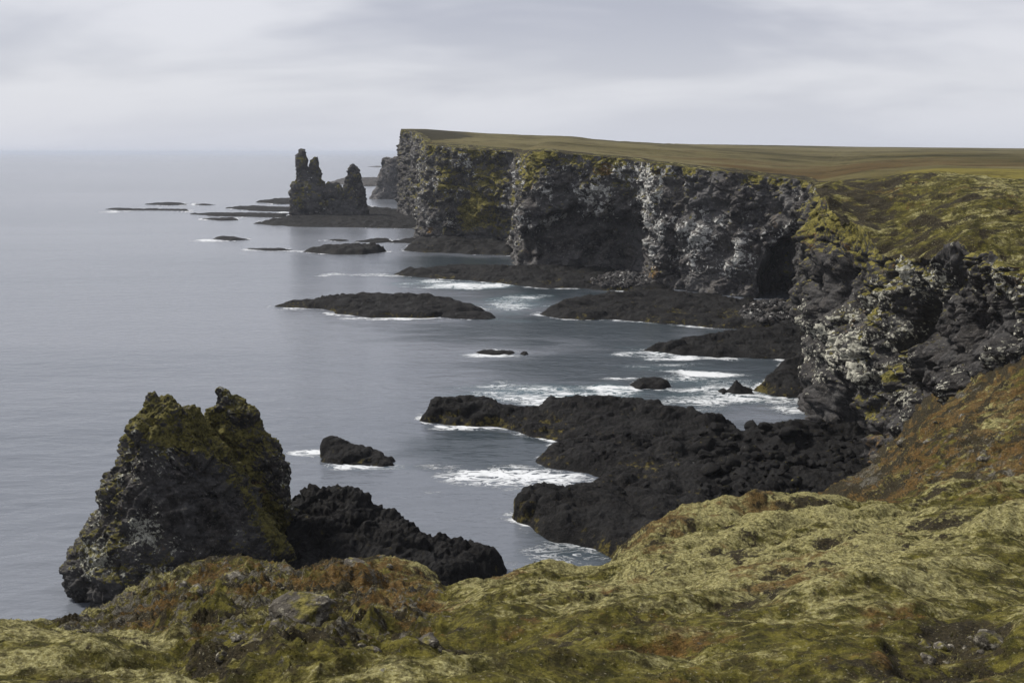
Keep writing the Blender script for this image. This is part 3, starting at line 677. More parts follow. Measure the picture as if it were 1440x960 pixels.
def far_mask(P, n):
    z = P[..., 2]; up = n[..., 2]
    moss = 0.12 + 0.6 * perlin(P, 16, 90) + 0.35 * up - 0.5 * sstep(12, 4, z)
    return mask4(moss, -0.05 + 0.5 * perlin(P, 12, 91) + 0.3 * perlin(P, 4, 92), -0.05 + 0.5 * perlin(P, 14, 93), 0, z.shape)
stack('sea_stack', 'taller far sea stack with a twin pointed top, left of the lone pillar',
  [loft([(211, 420.5, 426), (214, 418, 428.5), (219, 416.8, 431), (229, 415.5, 434), (240, 417, 436), (252, 417.5, 440), (262, 412, 446), (290, 410, 450), (312, 409, 450)], 1085, 0.9, 130, 110, 3.77, 9, 1, power=3.4, rnd=1),
   loft([(220.5, 441.5, 447), (225, 437, 449), (236, 434, 450.5), (252, 433, 452), (262, 434, 458), (290, 430, 462), (312, 428, 464)], 1088, 0.9, 110, 90, 3.48, 8, 2, power=3.4, rnd=1),
   loft([(257, 470, 476), (262, 458, 481), (270, 440, 484), (285, 425, 487), (300, 415, 488), (312, 413, 490)], 1082, 0.45, 140, 60, 4.35, 8, 3, power=3.4, rnd=1),
   loft([(257, 412, 440), (264, 410, 450), (280, 409, 460), (300, 408.5, 462), (312, 408, 464)], 1080, 0.6, 130, 60, 4.35, 9, 4, power=3.4, rnd=1)], MAT_SPIRE, far_mask)
stack('sea_stack', 'lone pillar shaped far sea stack between the twin topped one and the cliffs',
  [loft([(231, 490.5, 500), (236, 489, 503), (246, 487.5, 506), (256, 485, 509), (268, 482, 513), (285, 478, 515), (300, 476, 517), (312, 475, 518)], 1080, 0.8, 140, 110, 3.3349999999999995, 8, 5, power=3.4, rnd=1)], MAT_SPIRE, far_mask)
stack('distant_headland', 'distant grey headland fading in the haze behind the tallest cliff',
  [loft([(223, 540, 640), (225, 538, 640), (240, 535, 640), (262, 531, 640), (270, 524, 640), (279, 519, 640)], 1500, 0.4, 240, 90, 5, 24, 6, power=3, rnd=1)], rock_mat('hazed_headland_rock', 1.5, dark=3.0, spec=0.02),  # haze put into the colour: rock lightened to look faded by distance
  lambda P, n: mask4(-0.1 + 0.4 * perlin(P, 20, 94), 0.0 + 0.35 * perlin(P, 20, 95), 0.0, 0, P.shape[:2]), kind='structure')

def near_mask(P, n):
    z = P[..., 2]; up = n[..., 2]; X, Y = project(P)
    moss = 0.04 + 0.55 * np.clip(up, -0.3, 1) + 0.4 * perlin(P, 5, 101) + 0.25 * perlin(P, 1.8, 102)
    moss += 0.65 * ell(X, Y, 240, 590, 60, 45) + 0.6 * ell(X, Y, 335, 660, 26, 110, -32) + 0.5 * ell(X, Y, 400, 760, 22, 60, -15) + 0.3 * ell(X, Y, 350, 590, 40, 60, -30)
    moss -= 0.7 * ell(X, Y, 270, 710, 85, 60) + 0.9 * sstep(5, 1, z)
    lich = 0.06 + 0.5 * perlin(P, 4.5, 103) + 0.45 * perlin(P, 1.4, 104) + 0.2 * np.clip(up, -0.5, 1)
    lich += 0.16 * ell(X, Y, 165, 740, 75, 75, -45) + 0.22 * ell(X, Y, 250, 640, 60, 20) + 0.2 * ell(X, Y, 120, 780, 40, 25) + 0.25 * ell(X, Y, 215, 780, 70, 30)
    lich -= 0.35 * ell(X, Y, 290, 700, 70, 60) + 0.7 * sstep(5, 1, z)
    rust = -0.1 + 0.4 * perlin(P, 4, 105) + 0.4 * ell(X, Y, 355, 680, 20, 110, -32)
    return mask4(moss, lich, rust, 0, z.shape)
stack('sea_stack', 'big near sea stack with two humps, mossy top and pale lichen on its left flank',
  [loft([(558, 222, 250), (561, 208, 258), (568, 200, 268), (580, 195, 282), (600, 186, 299), (625, 180, 320), (645, 174, 332), (665, 166, 342), (685, 154, 354), (705, 144, 364), (725, 132, 374), (745, 120, 384), (765, 105, 394), (783, 91, 402), (800, 95, 408), (815, 108, 411), (835, 130, 413), (855, 150, 414)], 153, 0.72, 400, 330, 2.5, 5.5, 11, power=2.3),
   loft([(547, 306, 318), (552, 303, 330), (562, 301, 342), (575, 296, 352), (590, 290, 360), (610, 286, 378), (630, 284, 390), (650, 290, 402), (670, 290, 408), (700, 290, 411), (740, 300, 412), (780, 310, 414), (835, 320, 416)], 162, 0.5, 260, 300, 2.0, 5.0, 12, power=2.2),
   loft([(553, 209, 219), (556, 206, 225), (566, 203, 235), (590, 196, 250)], 153, 0.8, 80, 50, 0.9, 2.5, 13, power=2.2),
   ], MAT_STACK, near_mask)
print('stacks', round(time.time() - T0, 1))

# ================================================================== foreground hill and the heath slope
FG = []
def fg_ctrl():
    # px, bottom d, (b y,d), (c y,d), ridge (y,d), ridge drop
    T = [(-1600, 12, (880, 19), (905, 25), (905, 42)), (-200, 12, (880, 19), (905, 25), (905, 42)), (0, 12, (888, 18), (908, 24), (896, 42)), (60, 12, (883, 18.5), (905, 25), (884, 43)),
         (110, 12, (887, 18), (903, 25), (866, 45)), (150, 12, (897, 17.5), (898, 25), (848, 48)), (200, 12, (912, 17), (890, 25), (822, 52)),
         (250, 12, (932, 15.5), (882, 25), (802, 56)), (300, 12, (938, 15), (876, 26), (791, 58)), (350, 12, (935, 15), (868, 26), (786, 58)),
         (420, 12, (925, 15), (868, 26), (802, 55)), (470, 12, (925, 15), (868, 26), (793, 54)), (540, 12, (915, 15.5), (866, 26), (790, 54)),
         (590, 11.5, (910, 16), (866, 26), (800, 52)), (625, 11.5, (905, 16), (866, 26), (826, 48)), (660, 11.5, (905, 16), (864, 26), (821, 47)),
         (700, 11, (905, 16), (862, 26), (808, 46)), (760, 11, (903, 16), (860, 26), (799, 46)), (850, 11, (900, 16), (856, 26), (800, 47)),
         (880, 11, (900, 16), (850, 26), (775, 50)), (920, 11, (900, 16), (846, 26), (733, 57)), (960, 11, (898, 16), (838, 26), (716, 60)),
         (1050, 11, (895, 16), (826, 26), (707, 60)), (1160, 11, (888, 16), (812, 26), (701, 58)), (1215, 11, (885, 16), (808, 25), (709, 56)),
         (1270, 11, (882, 16), (804, 25), (703, 54)), (1330, 11, (878, 16), (798, 25), (688, 52)), (1440, 11, (872, 16), (790, 24), (680, 50)), (1650, 11, (862, 16), (780, 24), (672, 48)), (4200, 11, (820, 16), (740, 24), (650, 48))]
    return T
def foreground():
    T = fg_ctrl(); xs = np.array([t[0] for t in T], float)
    cols = np.concatenate([np.linspace(-1600, -200, 60, endpoint=False), np.linspace(-200, -40, 30, endpoint=False), np.arange(-40, 1480, 1.75), np.linspace(1480, 1650, 30, endpoint=False), np.linspace(1650, 4200, 110)])
    def f(g): return np.interp(cols, xs, [g(t) for t in T])
    rows = [[D(c, 1500, 3.2) for c in cols], [D(c, 1080, dd) for c, dd in zip(cols, f(lambda t: t[1] - 4))], [D(c, 965, dd) for c, dd in zip(cols, f(lambda t: t[1]))]]
    for k in (2, 3, 4): rows.append([D(c, y, dd) for c, y, dd in zip(cols, f(lambda t: t[k][0]), f(lambda t: t[k][1]))])
    r = np.array(rows)
    dr1 = r[-1] * np.array((1.16, 1.16, 1)) - np.array((0, 0, 6.5)); dr2 = r[-1] * np.array((1.35, 1.35, 1)) - np.array((0, 0, 22)); dr3 = r[-1] * np.array((1.45, 1.45, 0)) - np.array((0, 0, 1.0))
    r = np.concatenate([r, dr1[None], dr2[None], dr3[None]])
    cnt = [10, 26, 60, 62, 150, 24, 14, 10]
    P = []
    for k, n in enumerate(cnt):
        t = (np.arange(n) / n)[:, None, None]; P.append(r[k] * (1 - t) + r[k + 1] * t)
    P.append(r[-1:]); P = np.concatenate(P)
    ridge_row = sum(cnt[:5])
    Q = smooth_rows(P, 14); Q = smooth_rows(Q, 25, 1)
    P = Q
    R, C = P.shape[:2]
    X, Y = project(P)
    ri = np.arange(R)[:, None] + np.zeros((1, C))
    onridge = np.exp(-((ri - ridge_row) / 16.0) ** 2)
    rocky = sstep(0, 1, np.clip(ell(X, Y, 340, 865, 270, 95, 4) * 1.5, 0, 1)) * sstep(18, 33, P[..., 1] + sstep(180, 300, X) * 14)
    rocky = np.maximum(rocky, 0.8 * ell(X, Y, 420, 900, 110, 70))
    q = P.copy(); q[..., 2] = 0
    # wind-combed hummocks lean across the slope
    a = math.radians(28); ca, sa = math.cos(a), math.sin(a)
    q2 = np.stack([q[..., 0] * ca + q[..., 1] * sa, -q[..., 0] * sa + q[..., 1] * ca, q[..., 2]], -1)
    hum = 0.65 * perlin(q2, 5.5, 121, (1.8, 0.9, 1)) + 0.55 * perlin(q2, 2.6, 122, (2.0, 0.8, 1)) + 0.26 * billow(q2, 1.6, 127, (1.9, 0.8, 1)) + 0.12 * perlin(q2, 0.9, 123, (1.7, 0.8, 1)) + 0.07 * billow(q2, 0.5, 124, (1.4, 0.9, 1)) + 0.055 * perlin(P, 0.24, 125) + 0.02 * perlin(P, 0.1, 126)
    small = sstep(6, 14, P[..., 1])
    rk2 = 0.8 * perlin(P, 5.0, 131) + 0.45 * billow(P, 2.2, 132) + 0.46 * ridged(P, 1.2, 133) + 0.28 * ridged(P, 0.55, 134) + 0.07 * billow(P, 0.2, 135)
    lump = small * (hum * (1 - rocky) * (0.75 + 0.012 * P[..., 1]) + rk2 * rocky)
    n = grid_normals(P); n *= np.sign(n[..., 2:3])
    P = P + (n * 0.35 + np.array((0, 0, 0.65))) * (lump * (1 - 0.25 * onridge))[..., None]
    # the bare hollow at lower right
    hol = np.clip(ell(X, Y, 1340, 905, 85, 40, -8) + 0.5 * perlin(P, 0.9, 128) * (ell(X, Y, 1340, 905, 110, 50, -8) > 0), 0, 1); P[..., 2] -= 0.22 * sstep(0.0, 1, hol)
    n2 = grid_normals(P); n2 *= np.sign(n2[..., 2:3]); up = n2[..., 2]
    W1 = perlin(q2, 4.5, 141, (2.0, 0.8, 1)); W2 = perlin(q2, 1.5, 142, (1.6, 0.8, 1)); W3 = perlin(q, 9, 143)
    pale = 0.42 + 0.5 * W1 + 0.4 * W2 + 0.5 * W3 + 0.5 * hum + 0.35 * ell(X, Y, 1100, 760, 260, 60) + 0.2 * ell(X, Y, 80, 905, 160, 22) + 0.1 * sstep(700, 1000, X)  # moss patches, also paler on hummock tops as if lit
    dark = 0.20 + 0.9 * perlin(q2, 2.6, 144, (1.9, 0.8, 1)) + 0.45 * perlin(q2, 1.0, 145, (1.5, 0.9, 1)) - 0.6 * hum + 0.9 * (0.8 - up) + 0.6 * sstep(0.0, 1.0, hol)  # heath and soil patches, plus shade painted into hollows and steep sides
    rust = 0.05 + 0.38 * rocky + 0.6 * perlin(q, 6, 146) + 0.4 * W2 + 0.5 * ell(X, Y, 560, 830, 120, 40) + 0.5 * ell(X, Y, 215, 870, 45, 24, -20) + 0.6 * ell(X, Y, 920, 760, 60, 34, -40) + 0.35 * ell(X, Y, 760, 815, 110, 14) + 0.25 * ell(X, Y, 1110, 820, 70, 30)
    rust += 0.5 * ell(X, Y, 1000, 712, 150, 12)
    bare = -0.32 + rocky * (0.68 + 0.55 * perlin(P, 2.2, 147) + 0.35 * perlin(P, 0.7, 148) + 0.5 * (0.6 - up)) + 0.35 * perlin(q, 2.0, 149) + 0.3 * ell(X, Y, 90, 892, 150, 9) + 0.25 * sstep(0.2, 0.8, hol)
    dark = dark + 0.4 * rocky * (perlin(P, 1.5, 150) + 0.3)
    pale -= 0.45 * rocky + 0.22 * sstep(800, 900, Y) * (X > 300)
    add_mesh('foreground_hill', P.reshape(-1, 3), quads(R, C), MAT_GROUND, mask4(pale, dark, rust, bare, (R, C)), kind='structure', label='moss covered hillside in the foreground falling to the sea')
    FG.append((P, X, Y, ridge_row, rocky, n2))
foreground()

def slope():
    B = [(1130, (760, 80), (700, 215)), (1185, (745, 78), (672, 225)), (1205, (740, 75), (668, 212)), (1250, (735, 70), (632, 190)), (1300, (730, 66), (580, 170)),
         (1360, (725, 64), (548, 155)), (1440, (722, 62), (520, 140)), (1560, (718, 60), (484, 122)), (1700, (715, 58), (450, 108)), (3200, (700, 56), (380, 90))]
    xs = [b[0] for b in B]; cols = np.concatenate([np.arange(1130, 1470, 1.1), np.linspace(1470, 1700, 30, endpoint=False), np.linspace(1700, 3200, 70)])
    g = lambda k, j: np.interp(cols, xs, [b[k][j] for b in B])
    lo = np.array([D(c - 10, y, d) for c, y, d in zip(cols, g(1, 0), g(1, 1))]); hi = np.array([D(c, y, d) for c, y, d in zip(cols, g(2, 0), g(2, 1))])
    beyond = hi * np.array((1.05, 1.05, 1)) + np.array((0, 0, 0.5))
    t = np.linspace(0, 1, 200)[:, None, None]
    P = lo * (1 - t) + hi * t
    P = np.concatenate([P, (hi * 0.5 + beyond * 0.5)[None], beyond[None]]); P = smooth_rows(P, 20, 1)
    n = grid_normals(P); n *= np.sign(n[..., 2:3])
    q = P.copy(); X, Y = project(P)
    lump = -0.1 + 0.8 * perlin(q, 16, 161) + 0.9 * billow(q, 6, 162, (1.4, 1, 1)) + 0.6 * billow(q, 2.6, 163) + 0.32 * billow(q, 1.2, 164) + 0.12 * perlin(q, 0.6, 165)
    P = P + n * lump[..., None]
    n2 = grid_normals(P); up = np.abs(n2[..., 2])
    pale = 0.05 + 0.5 * perlin(q, 7, 171) + 0.5 * ell(X, Y, 1380, 590, 60, 60, -30) + 0.3 * perlin(q, 2, 172)
    rust = 0.78 + 0.5 * perlin(q, 9, 173) + 0.3 * perlin(q, 3, 174)
    dark = 0.46 + 0.8 * perlin(q, 5, 175) + 0.3 * perlin(q, 2, 176) + 0.6 * (0.7 - up) + 0.35 * ell(X, Y, 1190, 680, 60, 30)
    bare = -0.02 + 0.5 * perlin(q, 4, 177) + 0.4 * (0.7 - up) + 0.35 * ell(X, Y, 1370, 650, 80, 40) + 0.5 * ell(X, Y, 1210, 660, 30, 30)
    R, C = P.shape[:2]
    add_mesh('heath_slope', P.reshape(-1, 3), quads(R, C), MAT_SLOPE, mask4(pale, dark, rust, bare, (R, C)), kind='structure', label='rust brown heath slope rising right under the near cliff')
    SPOTS['slope'] = P[:200].reshape(-1, 3)
slope()
print('ground', round(time.time() - T0, 1))

# ================================================================== sea
FOAM = [(770, 549, 115, 13, 0.62, 0.5), (855, 545, 36, 9, 1.0, 0.7), (700, 550, 40, 6, 0.5, 0.2), (1000, 545, 80, 24, 0.50, 0.25), (985, 526, 45, 6, 0.7, 0.2), (1010, 562, 50, 8, 0.6, 0.2), (683, 498, 75, 5.5, 0.85, 0.2),
        (925, 497, 62, 7, 0.85, 0.3), (960, 502, 22, 4, 0.9, 0.2), (725, 675, 100, 15, 0.60, 0.05), (655, 399, 62, 6.5, 0.85, 0.9), (500, 386.5, 60, 2.0, 0.75, 0.1), (725, 428, 45, 14, 0.42, 0.5), (505, 655, 52, 6, 0.8, 0.2),
        (430, 636, 22, 4, 0.7, 0.1), (605, 690, 36, 5, 0.5, 0), (610, 655, 40, 4, 0.36, 0), (800, 775, 55, 22, 0.36, 0.05), (780, 800, 60, 16, 0.33, 0.05), (1110, 575, 50, 24, 0.36, 0.1), (690, 601, 60, 4, 0.8, 0.1),
        (440, 433, 60, 2.4, 0.65, 0.1), (560, 448, 90, 2.2, 0.65, 0.1), (660, 436, 30, 2.5, 0.6, 0.1), (290, 338, 22, 1.4, 0.8, 0), (375, 353, 35, 1.4, 0.7, 0), (160, 297, 34, 1.2, 0.7, 0), (320, 303, 50, 1.2, 0.5, 0), (860, 532, 45, 2.5, 0.6, 0),
        (1040, 503, 60, 3, 0.5, 0.1), (900, 452, 120, 2.0, 0.5, 0.1), (515, 264, 16, 3.0, 0.0, 0)]
def sea():
    r = np.concatenate([[1, 20, 60, 100], 1 / np.linspace(1 / 125, 1 / 900, 430), 1 / np.linspace(1 / 930, 1 / 20000, 36), [40000, 90000, 250000]])
    fine = np.radians(np.linspace(-27, 27, 560)); left = np.radians(np.linspace(-180, -27, 26, endpoint=False)); right = np.radians(np.linspace(27, 180, 26)[1:])
    a = np.concatenate([left, fine, right])
    Rr, A = np.meshgrid(r, a, indexing='ij')
    P = np.stack([Rr * np.sin(A), Rr * np.cos(A), Rr * 0], -1)
    R, C = P.shape[:2]
    amp = sstep(520, 160, Rr) * sstep(100, 130, Rr)
    P0 = P.copy()
    P[..., 2] = amp * (0.26 * perlin(P0, 14, 181, (2.4, 0.9, 1)) + 0.15 * perlin(P0, 5.5, 182, (2.0, 0.8, 1)) + 0.075 * perlin(P0, 2.4, 183, (1.8, 0.8, 1)))
    foam = np.zeros((R, C)); teal = np.zeros((R, C))
    X, Y = P0[..., 0], P0[..., 1]
    warp = perlin(P0, 22, 184, (1.5, 1, 1)); warp2 = perlin(P0, 7, 189, (1.8, 0.8, 1)); streak = fbm(P0, 14, 3, 185, (2.2, 0.7, 1))
    for (cx, cy, rx, ry, k, tl) in FOAM:
        c = S(cx, cy); rx, ry = rx * 1.15, ry * 1.25; hx = rx / F * np.linalg.norm(c - (0, 0, H)); hy = abs(S(cx, cy - ry)[1] - S(cx, cy + ry)[1]) / 2
        m = (np.abs(X - c[0]) < hx * 1.8) & (np.abs(Y - c[1]) < hy * 2.2)
        if not m.any(): continue
        e = np.sqrt(((X[m] - c[0]) / hx) ** 2 + ((Y[m] - c[1]) / hy) ** 2) + 0.8 * warp[m] + 0.6 * warp2[m]
        v = sstep(1.3, 0.1, e)
        foam[m] = np.maximum(foam[m], np.clip(v * (k * 0.85) * (1 + 0.7 * streak[m]), 0, 1)); teal[m] = np.maximum(teal[m], v * tl)
    near = (Rr < 1500) & (np.abs(A) < 0.48)
    fr = np.zeros((R, C)); cliff_refl = np.zeros((R, C)); pn = perlin(P0, 12, 186); pn2 = perlin(P0, 3, 187)
    for pts, nofoam in SHORE:
        x0, x1 = pts[:, 0].min() - 8, pts[:, 0].max() + 8; y0, y1 = pts[:, 1].min() - 8, pts[:, 1].max() + 8
        m = near & (X > x0) & (X < x1) & (Y > y0) & (Y < y1)
        if not m.any(): continue
        sd = -poly_sd(X[m], Y[m], pts)
        wd = 0.9 + 1.6 * np.clip(pn[m] + 0.25, 0, 1) + 0.003 * Y[m]
        fr[m] = np.maximum(fr[m], sstep(wd * 1.6, wd * 0.2, sd) * np.clip(0.20 + 1.3 * pn[m] + 0.8 * pn2[m], 0, 0.85))
    for (cx, cy, rx, ry) in ((800, 460, 260, 30), (760, 400, 160, 22), (640, 372, 110, 18), (1060, 500, 160, 60), (880, 520, 220, 60), (700, 630, 130, 30), (830, 740, 90, 60)):  # water patches darkened in colour to stand for the cliffs' reflection
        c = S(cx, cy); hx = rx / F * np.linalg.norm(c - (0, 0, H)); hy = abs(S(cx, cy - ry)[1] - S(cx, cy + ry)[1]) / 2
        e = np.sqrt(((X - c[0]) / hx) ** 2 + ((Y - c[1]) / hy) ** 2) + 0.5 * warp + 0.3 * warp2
        cliff_refl = np.maximum(cliff_refl, sstep(1.3, 0.5, e))
    foam = np.maximum(foam, fr * 0.8)
    add_mesh('sea', P.reshape(-1, 3), quads(R, C), MAT_SEA, mask4(foam, teal * 0.7, cliff_refl * 0.9, 0, (R, C)), base=False, kind='structure', label='grey blue sea with streaks of foam round the rocks')
sea()
print('sea', round(time.time() - T0, 1))

# ================================================================== loose stones
def rock_mesh(seed, sub_n=22, flat=0.7, mat=None, lich=0.1, moss=0.1):
    th = np.linspace(0, 2 * math.pi, sub_n * 2, endpoint=False); ph = np.linspace(0.02, math.pi - 0.02, sub_n)
    PH, TH = np.meshgrid(ph, th, indexing='ij')
    P = np.stack([np.sin(PH) * np.cos(TH), np.sin(PH) * np.sin(TH), np.cos(PH)], -1)
    d = np.linalg.norm(P, axis=-1)
    # cut by random planes for an angular block
    r = np.ones(P.shape[:2]); g = np.random.default_rng(seed)
    for _ in range(14):
        nn = g.normal(size=3); nn /= np.linalg.norm(nn); k = (P * nn).sum(-1)
        lim = 0.50 + 0.34 * g.random(); r = np.where(k > 1e-3, np.minimum(r, lim / np.maximum(k, 1e-3)), r)
    P = P * r[..., None]
    nn = P / (np.linalg.norm(P, axis=-1, keepdims=True) + 1e-9)
    P = P + nn * (0.12 * perlin(P, 0.9, seed) + 0.07 * billow(P, 0.4, seed + 1) + 0.05 * perlin(P, 0.16, seed + 2))[..., None]
    P[..., 2] *= flat
    up = nn[..., 2]
    mk = mask4(moss + 0.4 * up + 0.4 * perlin(P, 0.7, seed + 3), lich + 0.5 * perlin(P, 0.6, seed + 4), -0.1 + 0.4 * perlin(P, 0.8, seed + 5), 0, P.shape[:2])
    return raw_mesh('rock', P.reshape(-1, 3), quads(sub_n, sub_n * 2, True), mat, mk, smooth=sub_n > 20)
def scatter(meshes, spots, sizes, name, label, cat, group, sink=0.25):
    for i, (p, s) in enumerate(zip(spots, sizes)):
        o = bpy.data.objects.new(name, meshes[i % len(meshes)]); COL.objects.link(o)
        o.location = (p[0], p[1], p[2] + s * sink); o.rotation_euler = (rng.normal(0, 0.25), rng.normal(0, 0.25), rng.random() * 6.28)
        o.scale = (s * rng.uniform(0.8, 1.35), s * rng.uniform(0.8, 1.2), s * rng.uniform(0.75, 1.15))
        o['label'] = label if isinstance(label, str) else label(*project(np.array(p)), s); o['category'] = cat; o['group'] = group
def pick(V, n, cond):
    X, Y = project(V); idx = np.where(cond(X, Y, V))[0]
    return V[rng.choice(idx, min(n, len(idx)), replace=False)] if len(idx) else V[:0]
MAT_BOULDER = rock_mat('wet_boulder', 0.12, lich=(0.14, 0.14, 0.135), dark=0.32, spec=0.06, rough=0.75)
bould = [rock_mesh(200 + 7 * i, 14, 0.8, MAT_BOULDER, -0.05, -0.3) for i in range(7)]
allB = np.concatenate([SPOTS['B'], SPOTS['C']])
sp = pick(allB, 210, lambda X, Y, V: (X > 985) & (X < 1205) & (Y > 596) & (Y < 700) & (Y < 740 - 0.0 * X))
scatter(bould, sp, 0.85 * np.exp(rng.normal(0, 0.5, len(sp))), 'boulder', lambda x, y, s: ('big ' if s > 1.35 else '') + 'black boulder ' + ('in the rubble right under the near cliff buttress' if x > 1130 else 'at the seaward edge of the rubble, by the foamy inlet' if y < 625 else 'in the rubble beside the brown heath slope' if y > 665 else 'in the middle of the rubble on the shore'), 'boulder', 'black boulders piled on the shore below the near cliff', 0.35)
sp = pick(allB, 50, lambda X, Y, V: (X > 780) & (X < 1000) & (Y > 600) & (Y < 700))
scatter(bould, sp, np.exp(rng.normal(-0.5, 0.35, len(sp))), 'boulder', lambda x, y, s: 'black boulder ' + ('lying on the middle lava shelf' if y < 650 else 'lying on the pale slab shelf nearest the heath'), 'boulder', 'boulders scattered on the lava shelves', 0.0)
def pebbles(key, n, cond, sz, label):
    sp = pick(SPOTS[key], n, cond)
    Vs, Qs, Ms, off = [], [], [], 0
    g = np.random.default_rng(5)
    th = np.linspace(0, 2 * math.pi, 7, endpoint=False)
    for p in sp:
        s = sz * math.exp(g.normal(0, 0.4)); rr = s * g.uniform(0.7, 1.2, (3, 7))
        R = np.stack([np.stack([p[0] + rr[k] * w * np.cos(th), p[1] + rr[k] * w * np.sin(th), np.full(7, p[2] + z * s) + g.normal(0, 0.08 * s, 7)], -1) for k, (w, z) in enumerate(((1.0, -0.2), (0.95, 0.35), (0.35, 0.75)))])
        Vs.append(R.reshape(-1, 3)); Qs.append(quads(3, 7, True) + off); off += 21
        v = g.uniform(0.1, 0.75); Ms.append(np.tile((0, v, 0.0, 0), (21, 1)))
    if Vs: add_mesh('beach_cobbles', np.concatenate(Vs), np.concatenate(Qs), MAT_SPIRE, np.concatenate(Ms) * 0.55, smooth=False, kind='stuff', label=label)
pebbles('L', 900, lambda X, Y, V: ell(X, Y, 1092, 437, 48, 13, -4) > 0.35, 0.8, 'grey cobbles heaped below the arched cave')
pebbles('O', 900, lambda X, Y, V: ell(X, Y, 878, 393, 42, 10, -4) > 0.35, 0.8, 'grey cobbles at the foot of the black hollowed cliff')

P, X, Y, rr_, rocky, nn_ = FG[0]
Vf = P[:rr_ - 4].reshape(-1, 3); rk = rocky[:rr_ - 4].ravel()
stone = [rock_mesh(300 + 5 * i, 12, 0.7, MAT_STONE, 0.45, 0.05) for i in range(6)]
idx = np.where((rk > 0.4) & (Vf[:, 1] > 14))[0]; sp = Vf[rng.choice(idx, 110, replace=False)]
scatter(stone, sp, 0.11 * np.exp(rng.normal(0, 0.6, len(sp))), 'stone', lambda x, y, s: ('larger ' if s > 0.26 else 'small ') + 'lichened stone on the rocky knoll, ' + ('near its crest' if y < 835 else 'at its foot beside the moss mound' if y > 905 else 'on its left flank below the sea stack' if x < 300 else 'on its right half' if x > 430 else 'in its middle'), 'stone', 'small stones on the rocky knoll at lower left', 0.1)
fx, fy = project(Vf)
idx = np.where(ell(fx, fy, 1340, 905, 60, 26, -8) > 0.2)[0]; sp = Vf[rng.choice(idx, 14, replace=False)]
scatter(stone, sp, 0.09 * np.exp(rng.normal(0, 0.4, len(sp))), 'stone', 'small stone in the bare dark hollow at lower right', 'stone', 'stones in the bare hollow at lower right', 0.1)
ssp = pick(SPOTS['slope'], 30, lambda X, Y, V: (X > 1190) & (X < 1440) & (Y > 540) & (Y < 700))
scatter([rock_mesh(340 + 5 * i, 12, 0.7, MAT_STONE, 0.45, 0.05) for i in range(3)], ssp, 0.42 * np.exp(rng.normal(0, 0.45, len(ssp))), 'stone', lambda x, y, s: 'grey stone on the rust brown slope, ' + ('high up under the near cliff' if y < 600 else 'low down by the foreground moss ridge'), 'stone', 'stones on the rust brown slope', 0.0)
def big_rock(px, py, size, label, seed, scale=(1, 1, 1), rot=0, lift=0.1, src=None):
    V = Vf if src is None else src
    x, y = project(V); k = np.argmin((x - px) ** 2 + (y - py) ** 2)
    o = link('rock', rock_mesh(seed, 46, 0.7, MAT_STONE, 0.35, 0.05), tuple(V[k] + (0, 0, lift * size)), label=label, category='rock')
    o.scale = tuple(size * s for s in scale); o.rotation_euler = (0.2, -0.25, rot)
big_rock(425, 872, 0.62, 'large pale grey rock with a dark overhang, at the centre of the rocky knoll', 411, (1.3, 0.9, 0.8), 0.5, 0.25)
big_rock(360, 925, 0.34, 'grey lichened rock low on the knoll, left of the moss mound', 427, (1.2, 0.9, 0.7), 1.5, 0.0)
big_rock(505, 803, 0.6, 'pale topped rock on the crest of the rocky knoll', 433, (1.5, 0.8, 0.6), 2.2, 0.0)
big_rock(1236, 650, 1.7, 'pale rock standing where the heath slope meets the boulder shore', 441, (1.2, 0.9, 0.9), 2.2, 0.3, SPOTS['slope'])

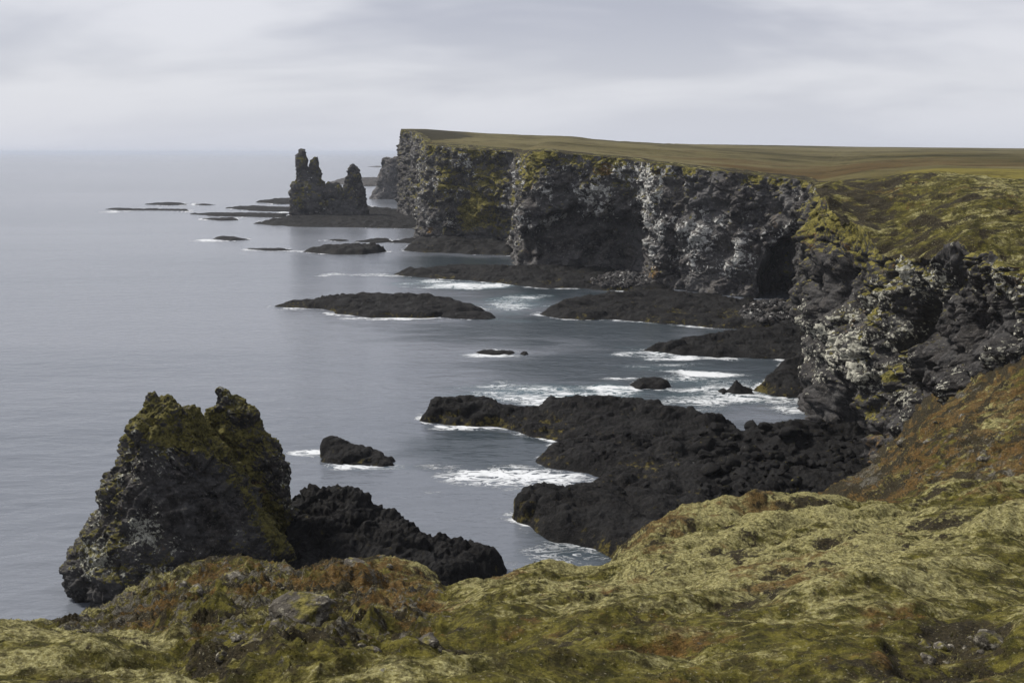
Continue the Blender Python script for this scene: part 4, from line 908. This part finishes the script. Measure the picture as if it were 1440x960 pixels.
def tufts(n=60000):
    Pm, X, Y, rr, rocky, nn = FG[0]
    V = Pm[20:rr + 6].reshape(-1, 3); N = nn[20:rr + 6].reshape(-1, 3); Xf = X[20:rr + 6].ravel(); Yf = Y[20:rr + 6].ravel()
    ok = np.where((Xf > -30) & (Xf < 1470) & (Yf < 985))[0]
    i = rng.choice(ok, n, replace=True); p = V[i] + rng.normal(0, 0.02, (n, 3)) * (1, 1, 0.2); d = p[:, 1]
    h = (0.010 + 0.0009 * d) * np.exp(rng.normal(0, 0.35, n)); a = rng.random(n) * 6.283
    wdt = h * 0.30; side = np.stack([np.cos(a), np.sin(a), a * 0], -1)
    lean = np.stack([0.45 + rng.normal(0, 0.5, n), rng.normal(0, 0.5, n), a * 0], -1)
    root = p - N[i] * 0.01
    A = root - side * wdt[:, None]; B = root + side * wdt[:, None]
    T = root + (N[i] * 0.8 + np.array((0, 0, 0.3)) + lean * 0.8) * h[:, None]
    Vv = np.stack([A, B, T], 1).reshape(-1, 3); Q = np.arange(3 * n).reshape(-1, 3)
    q = p * (1, 1, 0)
    mk = np.stack([0.55 + 0.6 * perlin(q, 1.6, 301), 0.0 + 0.5 * perlin(q, 1.3, 302), 0.1 + 0.6 * perlin(q, 3.0, 303) + 0.25 * rocky[20:rr + 6].ravel()[i], -0.5 + 0 * a], -1)
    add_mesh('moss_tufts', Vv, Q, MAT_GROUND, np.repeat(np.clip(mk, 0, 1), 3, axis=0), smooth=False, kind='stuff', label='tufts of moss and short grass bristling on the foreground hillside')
tufts()

# ================================================================== haze
def haze():
    x, y0, y1, z0, z1 = 260000, -260000, 260000, -1.6, 92
    V = np.array([(-x, y0, z0), (x, y0, z0), (x, y1, z0), (-x, y1, z0), (-x, y0, z1), (x, y0, z1), (x, y1, z1), (-x, y1, z1)], float)
    Q = np.array([(0, 3, 2, 1), (4, 5, 6, 7), (0, 1, 5, 4), (1, 2, 6, 5), (2, 3, 7, 6), (3, 0, 4, 7)])
    m = bpy.data.materials.new('sea_haze'); m.use_nodes = True; nt = m.node_tree; nt.nodes.clear()
    v = nt.nodes.new('ShaderNodeVolumePrincipled'); v.inputs['Density'].default_value = 0.000045; v.inputs['Color'].default_value = (0.64, 0.69, 0.78, 1); v.inputs['Anisotropy'].default_value = 0.0
    o = nt.nodes.new('ShaderNodeOutputMaterial'); nt.links.new(v.outputs[0], o.inputs['Volume'])
    add_mesh('haze', V, Q, m, smooth=False, base=False, kind='stuff', label='thin sea haze that greys the distant rocks')
haze()
print('done', round(time.time() - T0, 1), 'tris', sum(len(o.data.polygons) * 2 for o in bpy.data.objects if o.type == 'MESH'))
